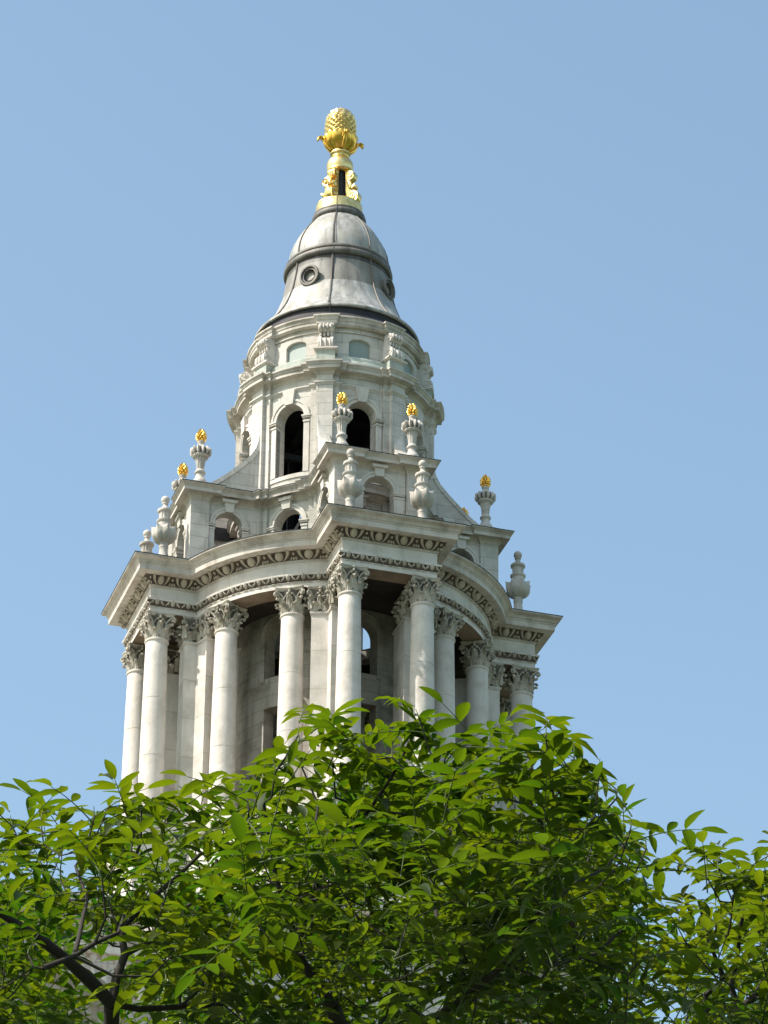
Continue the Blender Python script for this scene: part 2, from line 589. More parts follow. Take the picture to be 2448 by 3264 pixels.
def tube(mb, pts, rad, n=6, mi=0, caps=True):
    pts = [Vector(p) for p in pts]
    rows = []
    up = None
    for i, p in enumerate(pts):
        d = (pts[min(i + 1, len(pts) - 1)] - pts[max(i - 1, 0)]).normalized()
        if up is None:
            up = Vector((0, 0, 1)) if abs(d.z) < 0.9 else Vector((1, 0, 0))
        x = d.cross(up).normalized()
        if x.length < 0.5:
            x = d.orthogonal().normalized()
        y = x.cross(d).normalized()
        up = y
        r = rad[i] if isinstance(rad, (list, tuple)) else rad
        rows.append([tuple(p + x * r * math.cos(2 * PI * k / n) + y * r * math.sin(2 * PI * k / n)) for k in range(n)])
    mb.grid(rows, closed_u=True, mi=mi)
    if caps:
        for r_, rev in ((rows[0], False), (rows[-1], True)):
            b = len(mb.v); mb.v.extend(r_)
            ix = [b + k for k in range(n)]
            mb.face(ix[::-1] if rev else ix, mi=mi)

def ring(o, angles):
    """copies of o (and its children) turned about the tower axis; o itself stands at angle 0 and takes the first"""
    o.rotation_euler.z = R(angles[0])
    for a in angles[1:]:
        c = o.copy(); COL.objects.link(c); c.rotation_euler.z = R(a)
        for ch in list(o.children):
            d = ch.copy(); COL.objects.link(d); d.parent = c

# ================================================================== THE TOWER
tower = root('bell_tower', 'white stone baroque bell tower with columns, urns and a gilded pineapple on top', 'bell tower', (0, 0, 0), AZ)
PIL = [22.5 + 45 * k for k in range(8)]        # pier bearings
BAY = [45 * k for k in range(8)]               # window bearings
def MAIN(o):
    return plus_path(5.75 + o, 1.73 + o, 7.2 + o)

# --- main entablature
mb = MB()
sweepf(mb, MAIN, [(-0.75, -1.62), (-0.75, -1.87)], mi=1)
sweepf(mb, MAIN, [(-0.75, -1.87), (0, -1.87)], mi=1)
sweepf(mb, MAIN, [(0, -1.87), (0, -1.71), (0.02, -1.70), (0.02, -1.655)])
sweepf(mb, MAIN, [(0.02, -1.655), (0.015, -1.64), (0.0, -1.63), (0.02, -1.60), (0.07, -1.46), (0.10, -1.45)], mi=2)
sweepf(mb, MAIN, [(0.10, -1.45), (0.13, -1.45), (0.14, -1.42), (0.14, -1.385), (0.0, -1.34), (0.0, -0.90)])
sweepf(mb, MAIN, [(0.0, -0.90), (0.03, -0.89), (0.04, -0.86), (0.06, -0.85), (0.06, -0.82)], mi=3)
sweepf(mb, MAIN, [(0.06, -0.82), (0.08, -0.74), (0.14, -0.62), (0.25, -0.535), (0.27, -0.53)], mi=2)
sweepf(mb, MAIN, [(0.27, -0.53), (0.29, -0.545), (0.33, -0.545), (0.345, -0.53), (0.56, -0.53)], mi=3)
sweepf(mb, MAIN, [(0.56, -0.53), (0.575, -0.53), (0.575, -0.32), (0.60, -0.315), (0.605, -0.30), (0.605, -0.28), (0.585, -0.275), (0.60, -0.255), (0.64, -0.235), (0.645, -0.215), (0.63, -0.21), (0.645, -0.17), (0.685, -0.125), (0.755, -0.10), (0.775, -0.095), (0.775, -0.075), (0.80, -0.07), (0.80, -0.02)], mi=3)
sweepf(mb, MAIN, [(0.80, -0.02), (0.82, -0.02), (0.82, 0.0), (-0.9, 0.12)], mi=4)
ent = mb.build('main_entablature', [M_plain, M_soff, M_soot, M_corn, M_leadd], tower, smooth=35)

# path segments for ornament
def seg_maps(Rr, W, D):
    j = math.sqrt(Rr * Rr - W * W)
    be = math.asin(W / Rr)
    segs = []
    for k in range(4):
        q = k * PI / 2
        c, s = math.cos(q), math.sin(q)
        def rt(x, y, c=c, s=s):
            return x * c - y * s, x * s + y * c
        def left(u, o, z, rt=rt):      # left return, runs from circle outwards
            x, y = rt(-W - o, -j - u); return (x, y, z)
        def front(u, o, z, rt=rt):
            x, y = rt(-W + u, -D - o); return (x, y, z)
        def right(u, o, z, rt=rt):
            x, y = rt(W + o, -D + u); return (x, y, z)
        def circ_(u, o, z, rt=rt):
            a = -PI / 2 + be + u / Rr
            x, y = rt((Rr + o) * math.cos(a), (Rr + o) * math.sin(a)); return (x, y, z)
        segs += [(left, D - j, 1, 0), (front, 2 * W, 0, 0), (right, D - j, 0, 1), (circ_, Rr * (PI / 2 - 2 * be), 2, 2)]
    return segs
SEG = seg_maps(5.75, 1.73, 7.2)

def egg_unit(mb, f, u, k=1.0):
    """large egg in its shell with dart, centred at u; cove from (.07,-.81) to (.27,-.54)"""
    def P(t, h, out):        # t across, h 0 bottom..1 top along cove, out = relief
        o = 0.065 + 0.20 * max(0.0, h) ** 1.7 + out
        z = -0.815 + 0.275 * h - out * 0.55
        return f(u + t, o, z)
    rows = []                # egg: half ellipsoid relief
    for j in range(7):
        th = PI * j / 6
        h = 0.55 - 0.50 * math.cos(th)
        w = 0.15 * math.sin(th) * k
        rows.append([P(w * s, h, 0.10 * math.sin(th) * math.sqrt(max(0, 1 - s * s)) + 0.012) for s in (-1, -0.8, -0.4, 0, 0.4, 0.8, 1)])
    mb.grid(rows)
    for sg in (-1, 1):       # shell band
        rows = []
        for j in range(7):
            t = j / 6
            a = sg * (0.08 + 0.17 * math.sin(t * PI / 2) ** 0.8) * k
            b = sg * (0.10 + 0.27 * math.sin(t * PI / 2) ** 0.8) * k
            h = -0.06 + 1.08 * t
            rows.append([P(a, h, 0.02), P(a * 0.75 + b * 0.25, h, 0.075), P(a * 0.25 + b * 0.75, h, 0.075), P(b, h, 0.02)])
        mb.grid(rows, flip=(sg < 0))

def dart_unit(mb, f, u, k=1.0):
    def P(t, h, out):
        o = 0.065 + 0.20 * max(0.0, h) ** 1.7 + out
        z = -0.815 + 0.275 * h - out * 0.55
        return Vector(f(u + t, o, z))
    for t, h, w, hh in ((0, 0.72, 0.045, 0.16), (0, 0.22, 0.04, 0.2), (-0.085, 0.22, 0.04, 0.2), (0.085, 0.22, 0.04, 0.2)):
        c = P(t * k, h, 0.03)
        ax = (P(t * k + w * k, h, 0.03) - c)
        az = (P(t * k * 0.85, h + hh, 0.03) - c)
        ay = (P(t * k, h, 0.075) - c)
        ellip(mb, c, ax, ay, az, 6, 4)

orn = MB()
for f, L, c0, c1 in SEG:
    # usable span at mid offset
    a = -0.12 if c0 == 0 and c1 == 0 else 0
    s0 = {0: -0.13, 1: 0.13, 2: 0.17}[c0 if c0 != 0 else 0]
    if f.__name__ == 'left':
        u0, u1 = 0.14, L + 0.10
    elif f.__name__ == 'right':
        u0, u1 = -0.10, L - 0.14
    elif f.__name__ == 'front':
        u0, u1 = -0.10, L + 0.10
    else:
        u0, u1 = 0.16, L - 0.16
    n = max(1, round((u1 - u0) / 0.98))
    st = (u1 - u0) / n
    for i in range(n):
        egg_unit(orn, f, u0 + (i + 0.5) * st, min(1.1, st / 0.98))
        if i < n - 1 or True:
            dart_unit(orn, f, u0 + (i + 1.0) * st if i < n - 1 else u1 - 0.02, 1)
    dart_unit(orn, f, u0 + 0.02, 0.7)
orn.build('egg_and_dart_moulding', M_carve, ent, smooth=50)

orn = MB()
for f, L, c0, c1 in SEG:
    u0, u1 = (0.05, L + 0.05) if f.__name__ == 'left' else (-0.05, L - 0.05) if f.__name__ == 'right' else (-0.05, L + 0.05) if f.__name__ == 'front' else (0.05, L - 0.05)
    n = max(1, round((u1 - u0) / 0.54))
    st = (u1 - u0) / n
    def P(u, h, out):
        return Vector(f(u, 0.02 + 0.07 * h + out, -1.605 + 0.15 * h))
    for i in range(n):
        uc = u0 + (i + 0.5) * st
        c = P(uc, 0.72, 0.01)
        ellip(orn, c, P(uc + 0.085, 0.72, 0.01) - c, P(uc, 0.72, 0.065) - c, P(uc, 0.02, 0.01) - c, 10, 6)
        for sg in (-1, 1):
            for t, h, w, hh, tl in ((0.165, 0.62, 0.042, 0.42, 0.02), (0.225, 0.28, 0.03, 0.32, 0.03)):
                uu = uc + sg * t
                c = P(uu, h, 0.02)
                ellip(orn, c, P(uu + w, h, 0.02) - c, P(uu, h, 0.06) - c, P(uu + sg * tl, h - hh, 0.02) - c, 6, 5)
        # bead and reel
        for t, w in ((0.0, 0.09), (0.15, 0.025), (0.21, 0.025), (0.27, 0.025)):
            uu = uc + t
            c = Vector(f(uu, 0.03, -1.672))
            ellip(orn, c, Vector(f(uu + w, 0.03, -1.672)) - c, Vector(f(uu, 0.055, -1.672)) - c, Vector((0, 0, 0.022)), 6, 4)
orn.build('leaf_and_bead_moulding', M_cap, ent, smooth=50)

# ceiling of the colonnade
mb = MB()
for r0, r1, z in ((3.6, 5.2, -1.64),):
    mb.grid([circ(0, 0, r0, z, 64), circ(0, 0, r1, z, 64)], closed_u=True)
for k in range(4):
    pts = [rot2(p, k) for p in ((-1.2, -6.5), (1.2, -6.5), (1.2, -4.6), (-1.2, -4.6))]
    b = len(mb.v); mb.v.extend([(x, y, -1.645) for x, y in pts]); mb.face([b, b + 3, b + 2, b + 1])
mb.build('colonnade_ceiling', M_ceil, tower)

# --- Corinthian capital generator
def leaf_strip(mb, ang, z0, h, r0, wid, curl, sq=None):
    """acanthus leaf on bell of radius r0 (or flat face distance)"""
    T = [(0, 0.0, 0.8), (0.02, 0.22, 1.0), (0.03, 0.45, 0.82), (0.05, 0.62, 1.0), (0.09, 0.80, 0.78), (0.16, 0.95, 0.8), (0.22, 1.0, 0.62), (0.27, 0.96, 0.45), (0.28, 0.86, 0.25), (0.24, 0.80, 0.12)]
    rows = []
    for o, t, ww in T:
        row = []
        for s in (-1, -0.72, -0.42, -0.2, 0, 0.2, 0.42, 0.72, 1):
            rel = 0.025 * (1 - abs(s)) + (0.022 if abs(s) in (0.72, 0.2) else 0)
            rr = r0 + o * curl + rel - 0.03 * s * s
            lat = s * wid * ww
            if sq is None:
                row.append((rr * math.cos(ang) - lat * math.sin(ang), rr * math.sin(ang) + lat * math.cos(ang), z0 + h * t - 0.05 * h * s * s * (t > 0.3)))
            else:
                cx, cy, nx, ny, off = sq
                row.append((cx + nx * rr - ny * (lat + off), cy + ny * rr + nx * (lat + off), z0 + h * t - 0.05 * h * s * s * (t > 0.3)))
        rows.append(row)
    mb.grid(rows)
    mb.grid([[tuple(Vector(p) - Vector((math.cos(ang), math.sin(ang), 0)) * 0.012 if sq is None else Vector(p) - Vector((sq[2], sq[3], 0)) * 0.012) for p in r_] for r_ in rows], flip=True)

def abacus(mb, half, inset, z0, z1):
    pts = []
    for k in range(4):
        c = rot2((-half, -half), k)
        for t in (0.06, 0.2, 0.35, 0.5, 0.65, 0.8, 0.94):
            x = -half + 2 * half * t
            y = -half + inset * math.sin(PI * t) ** 0.8 + (0.035 if t in (0.06, 0.94) else 0) * 0
            pts.append(rot2((x, y), k))
    sweep(mb, pts, [(-0.1, z0), (-0.03, z0), (0.0, z0 + 0.05), (0.0, z0 + 0.06), (0.03, z1 - 0.03), (0.03, z1), (-0.2, z1)], uvflag=False)
    return pts

def capital(mb, half=0.53, rb=0.37, square=None):
    if square is None:
        lathe(mb, [(rb, -0.02), (rb, 0.05)], 24)
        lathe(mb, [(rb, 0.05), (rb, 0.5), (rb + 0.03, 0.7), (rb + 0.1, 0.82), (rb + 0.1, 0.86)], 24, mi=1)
        for k in range(8):
            a = PI / 8 + k * PI / 4
            leaf_strip(mb, a, 0.0, 0.33, rb, 0.14, 0.7)
            leaf_strip(mb, a + PI / 8, 0.1, 0.48, rb + 0.005, 0.14, 0.85)
    else:
        h = square
        pts = [(-h, -h), (h, -h), (h, h), (-h, h)]
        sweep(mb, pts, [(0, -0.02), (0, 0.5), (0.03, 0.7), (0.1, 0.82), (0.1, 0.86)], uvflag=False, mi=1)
        for k in range(4):
            n = rot2((0, -1), k)
            for off in (-h * 0.62, h * 0.62):
                leaf_strip(mb, 0, 0.0, 0.33, h, 0.15, 0.7, sq=(0, 0, n[0], n[1], off))
            for off in (-h, 0, h):
                leaf_strip(mb, 0, 0.1, 0.48, h + 0.005, 0.13, 0.85, sq=(0, 0, n[0], n[1], off))
    abacus(mb, half, 0.10, 0.83, 0.95)
    base = square if square else rb * 0.75
    for k in range(4):
        d = Vector(rot2((-1, -1), k) + (0,)).normalized()
        t = Vector((-d.y, d.x, 0))
        cr = (half - 0.02) * math.sqrt(2) - 0.06
        # corner volute: stem rising outwards and rolled end
        r0 = (base * math.sqrt(2) if square else rb)
        for sg in (-1, 1):
            pts = []
            for j in range(8):
                q = j / 7
                pts.append(d * (r0 + (cr - r0) * q ** 1.5) + t * sg * 0.11 * (1 - q) + Vector((0, 0, 0.42 + 0.38 * math.sin(q * PI / 2))))
            tube(mb, pts, [0.03 + 0.012 * j / 7 for j in range(8)], 5)
            for a in range(9):
                pass
            sp = []
            for j in range(12):
                a = PI / 2 - j * 0.62
                rr = 0.10 * (1 - j / 14)
                sp.append(d * (cr - 0.0 + rr * math.cos(a)) + t * sg * 0.035 + Vector((0, 0, 0.70 + rr * math.sin(a))))
            tube(mb, sp, 0.026, 5)
        ellip(mb, d * (cr - 0.0) + Vector((0, 0, 0.70)), d * 0.05, t * 0.05, Vector((0, 0, 0.05)), 8, 5)
        ellip(mb, d * (cr - 0.03) + Vector((0, 0, 0.54)), d * 0.05, t * 0.055, Vector((0, 0, 0.06)), 6, 4)
        # inner helices and fleuron on each face
        n = Vector(rot2((0, -1), k) + (0,))
        tt = Vector((-n.y, n.x, 0))
        fr = half - 0.10
        for sg in (-1, 1):
            pts = [n * (r_ + (fr - r_) * q ** 2) + tt * sg * (0.26 - 0.19 * q) + Vector((0, 0, 0.45 + 0.3 * math.sin(q * PI / 2))) for q in (0, 0.25, 0.5, 0.75, 1) for r_ in ((square or rb),)]
            tube(mb, pts, 0.022, 5)
            ellip(mb, n * fr + tt * sg * 0.075 + Vector((0, 0, 0.72)), n * 0.04, tt * 0.05, Vector((0, 0, 0.05)), 7, 5)
        ellip(mb, n * (fr + 0.05) + Vector((0, 0, 0.90)), n * 0.05, tt * 0.07, Vector((0, 0, 0.06)), 7, 5)
        ellip(mb, n * (fr + 0.04) + Vector((0, 0, 0.79)), n * 0.05, tt * 0.05, Vector((0, 0, 0.06)), 7, 5)
        ellip(mb, n * (fr + 0.02) + Vector((0, 0, 0.60)), n * 0.05, tt * 0.06, Vector((0, 0, 0.05)), 7, 5)

# --- columns
NECK = -2.85
def shaft_prof():
    zb = -10.2
    p = [(0.58, zb), (0.58, zb + 0.16), (0.60, zb + 0.2), (0.60, zb + 0.28), (0.53, zb + 0.33), (0.50, zb + 0.42), (0.54, zb + 0.46), (0.54, zb + 0.54), (0.47, zb + 0.6)]
    joints = [-7.45, -5.2]
    for i in range(1, 15):
        z = -9.6 + (NECK - 0.12 + 9.6) * i / 14
        t = i / 14
        p.append((0.455 - 0.065 * t ** 1.6, z))
    res = p[:9]
    for a, b in zip(p[9:-1], p[10:]):
        res.append(a)
        for jz in joints:
            if a[1] < jz < b[1]:
                r = (a[0] + b[0]) / 2
                res += [(r, jz - 0.012), (r - 0.012, jz - 0.006), (r - 0.012, jz + 0.006), (r, jz + 0.012)]
    res.append(p[-1])
    res += [(0.385, NECK - 0.11), (0.40, NECK - 0.10), (0.405, NECK - 0.08), (0.43, NECK - 0.07), (0.435, NECK - 0.03), (0.41, NECK), (0.37, NECK + 0.01)]
    return res
mb = MB()
lathe(mb, [(r, z - NECK) for r, z in shaft_prof()], 40)
col0 = mb.build('column', M_col, tower, local=True, smooth=30, loc=(-1.32, -6.81, NECK))
mb = MB()
capital(mb)
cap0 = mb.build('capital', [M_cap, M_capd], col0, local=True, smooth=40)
places = []
for k in range(4):
    for x in (-1.32, 1.32):
        places.append(rot2((x, -6.81), k) + (k * PI / 2,))
    for a in (-90 + 30.8, -90 + 59.2):
        aa = R(a + 90 * k)
        places.append((5.41 * math.cos(aa), 5.41 * math.sin(aa), aa + PI / 2))
for i, (x, y, rz) in enumerate(places[1:]):
    inst(col0, tower, (x, y, NECK), rz)

# --- piers behind the columns
mb = MB()
h = 0.36
def pier_box(mb, hx, hy0, hy1, zb=-10.2, zt=NECK):
    box(mb, -hx, hx, -hy1, hy0, zb - NECK, zt - NECK - 0.1)
    box(mb, -hx - 0.035, hx + 0.035, -hy1 - 0.035, hy0 + 0.035, zt - NECK - 0.1, zt - NECK - 0.06)
    box(mb, -hx - 0.055, hx + 0.055, -hy1 - 0.055, hy0 + 0.055, zt - NECK - 0.06, zt - NECK)
    box(mb, -hx - 0.06, hx + 0.06, -hy1 - 0.06, hy0 + 0.06, zb - NECK, zb - NECK + 0.3)
pier_box(mb, 0.36, 0.9, 0.36)
pier0 = mb.build('pier', M_pier, tower, local=True, loc=(-1.32, -5.50, NECK))
mb = MB(); capital(mb, 0.50, square=0.36)
pcap0 = mb.build('capital', [M_cap, M_capd], pier0, local=True, smooth=40)
mb = MB(); pier_box(mb, 0.30, 1.1, 0.30)
pier1 = mb.build('pier', M_pier, tower, local=True)
mb = MB(); capital(mb, 0.46, square=0.31)
pcap1 = mb.build('capital', [M_cap, M_capd], pier1, local=True, smooth=40)
first = True
for k in range(4):
    for x in (-1.32, 1.32):
        if k == 0 and x < 0:
            continue
        p = rot2((x, -5.50), k)
        inst(pier0, tower, (p[0], p[1], NECK), k * PI / 2)
    for a in (-90 + 20.2, -20.2):
        aa = R(a + 90 * k)
        loc = (5.37 * math.cos(aa), 5.37 * math.sin(aa), NECK)
        if first:
            pier1.location = (loc[0] * S, loc[1] * S, loc[2] * S + Z0)
            pier1.rotation_euler.z = aa + PI / 2
            first = False
        else:
            inst(pier1, tower, loc, aa + PI / 2)

# --- drum behind the columns
mb = MB()
for a in BAY:
    f = cmap(3.75, a)
    hwid = 3.75 * R(22.5)
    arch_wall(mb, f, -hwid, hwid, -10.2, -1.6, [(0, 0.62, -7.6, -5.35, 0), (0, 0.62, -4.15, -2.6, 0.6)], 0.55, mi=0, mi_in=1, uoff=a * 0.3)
low = mb.build('lower_drum_wall', [M_shade, M_inner], tower, smooth=25)
mb = MB()
for a in (0,):
    f = cmap(3.75, a)
    mbox(mb, f, -0.80, -0.62, -4.3, -2.5, -0.02, 0.06, 1)
    mbox(mb, f, 0.62, 0.80, -4.3, -2.5, -0.02, 0.06, 1)
    archivolt(mb, f, 0, 0.62, -2.5, 0.6, 0.18, 0.06)
ring(mb.build('window_surround', M_shade, low, smooth=35), BAY)

# stylobate and podium
mb = MB()
P2 = lambda o: plus_path(5.95 + o, 2.0 + o, 7.5 + o)
sweepf(mb, P2, [(-0.3, -15.0), (0.15, -15.0), (0.15, -14.5), (0, -14.4), (0, -10.75), (0.12, -10.7), (0.16, -10.55), (0.16, -10.4), (0.02, -10.36), (0.02, -10.2), (-1.4, -10.2)])
mb.build('column_podium', M_block, tower, smooth=30)
mb = MB()
mb.grid([circ(0, 0, 0.01, -10.22, 48), circ(0, 0, 5.9, -10.21, 48)], closed_u=True)
mb.build('colonnade_floor', M_inner, tower)
# square stage below, down to the ground
mb = MB()
sq = [(-7.4, -7.4), (7.4, -7.4), (7.4, 7.4), (-7.4, 7.4)]
sweep(mb, sq, [(0.3, -Z0 / S), (0.3, -71), (0, -70.6), (0, -44.0), (0.3, -43.8), (0.5, -43.2), (0.5, -42.8), (0, -42.5), (0, -17.2), (0.08, -17.1), (0.1, -16.6), (0.5, -16.3), (0.55, -16.0), (0.65, -15.8), (0.65, -15.6), (0, -15.4), (-0.2, -14.9), (-3, -14.9)])
mb.build('square_stage', M_block, tower, smooth=30)
for u in (-6.4, -3.9, 3.9, 6.4):
    mb = MB()
    mbox(mb, pmap(0, -7.4, 1, 0), u - 0.6, u + 0.6, -42.4, -17.2, 0, 0.3)
    ring(mb.build('wall_pilaster', M_block, tower), [0, 90, 180, 270])
for z in (-40, -25):
    mb = MB()
    mbox(mb, pmap(0, -7.4, 1, 0), -1.7, 1.7, z - 4, z + 3, -0.3, 0.01)
    w0 = mb.build('deep_window', M_black, tower)
    mb = MB()
    archivolt(mb, pmap(0, -7.4, 1, 0), 0, 1.7, z + 3, 1.7, 0.4, 0.2)
    mb.build('window_hood', M_block, w0)
    ring(w0, [0, 90, 180, 270])

# --- attic storey ring wall with arches
mb = MB()
for a in BAY:
    f = cmap(3.42, a)
    hwid = 3.42 * R(22.5)
    arch_wall(mb, f, -hwid, hwid, -0.4, 3.1, [(0, 0.57, 0.0, 2.12, 0.57)], 0.42, mi=0, mi_in=1, uoff=a * 0.3)
attic = mb.build('attic_wall', [M_block, M_inner], tower, smooth=25)
mb = MB()
f0 = cmap(3.42, 0)
for a in (0,):
    f = cmap(3.42, a)
    archivolt(mb, f, 0, 0.57, 2.12, 0.57, 0.20, 0.07)
    for s in (-1, 1):
        mbox(mb, f, s * 0.67 - 0.11, s * 0.67 + 0.11, 0, 1.88, -0.42, 0.05, 1)
        mbox(mb, f, s * 0.67 - 0.13, s * 0.67 + 0.13, 1.88, 1.95, -0.42, 0.08, 1)
        mbox(mb, f, s * 0.67 - 0.15, s * 0.67 + 0.15, 2.0, 2.06, -0.42, 0.11, 1)
        mbox(mb, f, s * 0.67 - 0.17, s * 0.67 + 0.17, 2.06, 2.12, -0.42, 0.14, 1)
ring(mb.build('arch_moulding', M_plain, attic, smooth=35), BAY)
mb = MB()
for a in (0,):
    f = cmap(3.42, a)
    keystone(mb, f, 0, 2.66, 3.06, 0.15, 0.19, 0.20)
    mbox(mb, f, -0.22, 0.22, 2.98, 3.1, -0.05, 0.26, 2, taper=(0, 0.05))
ring(mb.build('keystone', M_plain, attic), BAY)

# attic piers (strips) at the pier bearings, running through both storeys
mb = MB()
f = cmap(3.42, 0)
for (z0, z1) in ((-0.3, 3.1), (3.4, 8.05)):
    mb = MB()
    mbox(mb, f, -0.50, 0.50, z0, z1, -0.05, 0.11, 4)
    mbox(mb, f, -0.285, 0.285, z0, z1, 0, 0.27, 3)
    ring(mb.build('drum_pilaster', M_block, tower, smooth=25), PIL)

# --- attic pavilions on the four projections
def pavilion():
    g = MB()
    AW = 1.58
    f = pmap(0, -5.72, 1, 0)
    arch_wall(g, f, -1.0, 1.0, 0, 3.1, [(0, 0.57, 0.02, 2.12, 0.57)], 0.45)
    for s in (-1, 1):
        fs = pmap(s * AW, -4.3, 0, s)     # u along +-y, outward = s*x
        # outward normal of pmap = (ay,-ax) = (s,0)
        if s == 1:
            arch_wall(g, fs, -0.9, 1.1, 0, 3.1, [(-0.1, 0.52, 0.02, 2.12, 0.52)], 0.4)
        else:
            arch_wall(g, fs, -1.1, 0.9, 0, 3.1, [(0.1, 0.52, 0.02, 2.12, 0.52)], 0.4)
        box(g, s * 1.345 - 0.325, s * 1.345 + 0.325, -5.83, -5.14, 0, 3.1)
    o = g.build('attic_pavilion', M_block, tower, smooth=25)
    def dress(fm, uc, hw, jw):
        d = MB()
        archivolt(d, fm, uc, hw, 2.12, hw, 0.19, 0.06)
        for q in (-1, 1):
            for (a, b, e, dd) in ((0.02, 1.88, 0, 0.04), (1.88, 1.95, 0.02, 0.06), (2.0, 2.06, 0.03, 0.08), (2.06, 2.12, 0.05, 0.10)):
                m = uc + q * (hw + jw)
                mbox(d, fm, m - jw - e, m + jw + e, a, b, -0.41, dd)
        d.build('arch_moulding', M_plain, o, smooth=35)
        d = MB()
        keystone(d, fm, uc, 2.10 + hw, 3.06, 0.15, 0.19, 0.16)
        mbox(d, fm, uc - 0.25, uc + 0.25, 2.98, 3.1, -0.05, 0.22, 2, taper=(0, 0.06))
        d.build('keystone', M_plain, o)
    dress(f, 0, 0.57, 0.18)
    for s in (-1, 1):
        dress(pmap(s * AW, -4.3, 0, s), -0.1 * s, 0.52, 0.10)
    return o
pav = pavilion()
for k in range(1, 4):
    c = inst(pav, tower, None, k * PI / 2)

# attic entablature path
def AP(o):
    out = []
    xw, xp, yf, yr, yb = 1.56 + o, 1.68 + o, 5.84 + o, 5.73 + o, 5.13 - o
    for k in range(4):
        be = math.degrees(math.asin(xw / (3.70 + o)))
        b1 = 22.5 + math.degrees((0.308 + o) / (3.70 + o))
        b2 = 22.5 + math.degrees((0.52 + o) / (3.56 + o))
        b1 = max(b1, be + 0.05)
        q = arc(3.56 + o, -90 - b2, -90 - b1, 3)
        q += arc(3.70 + o, -90 - b1, -90 - be, 2)
        q += [(-xw, -yb), (-xp, -yb), (-xp, -yf), (-1.0 + o, -yf), (-1.0 + o, -yr), (1.0 - o, -yr), (1.0 - o, -yf), (xp, -yf), (xp, -yb), (xw, -yb)]
        q += arc(3.70 + o, -90 + be, -90 + b1, 2)
        q += arc(3.56 + o, -90 + b1, -90 + b2, 3)
        q += arc(3.44 + o, -90 + b2, -b2, 16)
        out += [rot2(p, k) for p in q]
    return out
mb = MB()
sweepf(mb, AP, [(-0.3, 2.98), (0.005, 2.98), (0.02, 3.0), (0.03, 3.05), (0.05, 3.06), (0.07, 3.10), (0.12, 3.16), (0.15, 3.19), (0.16, 3.19)], mi=0)
sweepf(mb, AP, [(0.16, 3.19), (0.30, 3.17), (0.32, 3.15), (0.34, 3.15), (0.34, 3.29), (0.36, 3.30), (0.38, 3.34), (0.44, 3.38), (0.455, 3.39), (0.455, 3.42)], mi=0)
sweepf(mb, AP, [(0.455, 3.42), (0.47, 3.42), (0.47, 3.445), (-0.2, 3.53), (-0.43, 3.53), (-0.43, 2.98)], mi=1)
aent = mb.build('attic_cornice', [M_corn, M_leadd], tower, smooth=35)
# inner ring of the attic cornice across the open pavilions, and its lead top
mb = MB()
for k in (0,):
    q = arc(3.46, -90 - 20.5, -90 + 20.5, 14)
    q = [rot2(p, k) for p in q]
    sweep(mb, q, [(-0.3, 2.985), (0.005, 2.985), (0.02, 3.0), (0.03, 3.05), (0.05, 3.06), (0.07, 3.10), (0.12, 3.16), (0.15, 3.19), (0.30, 3.17), (0.34, 3.15), (0.34, 3.29), (0.38, 3.34), (0.44, 3.38), (0.455, 3.415)], closed=False)
    sweep(mb, q, [(0.455, 3.415), (0.467, 3.416), (0.467, 3.44), (-0.2, 3.524)], closed=False, mi=1)
ring(mb.build('inner_attic_cornice', [M_corn, M_leadd], tower, smooth=35), [0, 90, 180, 270])
mb = MB()
mb.grid([circ(0, 0, 3.3, 3.535, 64), circ(0, 0, 2.9, 3.535, 64)], closed_u=True)
mb.build('ledge_lead', M_leadr, tower)
# main level roof deck
mb = MB()
mb.grid([circ(0, 0, 5.4, 0.02, 64), circ(0, 0, 3.0, 0.021, 64)], closed_u=True)
for k in range(4):
    pts = [rot2(p, k) for p in ((-1.6, -7.0), (1.6, -7.0), (1.6, -4.6), (-1.6, -4.6))]
    b = len(mb.v); mb.v.extend([(x, y, 0.03) for x, y in pts]); mb.face([b, b + 1, b + 2, b + 3])
mb.build('cornice_deck', M_leadr, tower)

# --- swept buttress walls
def buttress(x, rz, first=None):
    prof = [(3.30, 6.5), (3.32, 6.2), (3.36, 5.85), (3.46, 5.5), (3.62, 5.2), (3.86, 4.92), (4.15, 4.62), (4.45, 4.32), (4.80, 4.0), (5.10, 3.78), (5.35, 3.62), (5.45, 3.50)]
    g = MB()
    hw = 0.17
    for s in (-1, 1):
        b = len(g.v)
        pts = [(3.0, 3.45)] + prof[::-1] + [(3.0, 6.5)]
        g.v.extend([(s * hw, -r, z) for r, z in pts])
        fc = [b + i for i in range(len(pts))]
        uv = [(r, z) for r, z in pts]
        # triangulate as fan strips against the inner line
        for i in range(1, len(pts) - 2):
            r0, z0 = pts[i]; r1, z1 = pts[i + 1]
            bb = len(g.v)
            g.v.extend([(s * hw, -3.0, z0), (s * hw, -r0, z0), (s * hw, -r1, z1), (s * hw, -3.0, z1)])
            ix = [bb, bb + 1, bb + 2, bb + 3]
            uvs = [(3.0, z0), (r0, z0), (r1, z1), (3.0, z1)]
            if s > 0:
                ix.reverse(); uvs.reverse()
            g.face(ix, uvs)
    # coping
    rows = []
    for (o, xx) in ((-0.16, -hw), (-0.16, -hw - 0.035), (0.0, -hw - 0.035), (0.02, 0), (0.0, hw + 0.035), (-0.16, hw + 0.035), (-0.16, hw)):
        row = []
        for i, (r, z) in enumerate(prof):
            a = Vector(prof[min(i + 1, len(prof) - 1)]) - Vector(prof[max(i - 1, 0)])
            n = Vector((-a.y, a.x)).normalized()      # outward
            if n.x < 0: n = -n
            row.append((xx, -(r + n.x * o), z + n.y * o))
        rows.append(row)
    g.grid(rows, uv=lambda j, i: (0.2 * j, i * 0.3))
    return g
mb = buttress(0, 0)
but = mb.build('swept_buttress', M_block, tower, smooth=30)
k0 = True
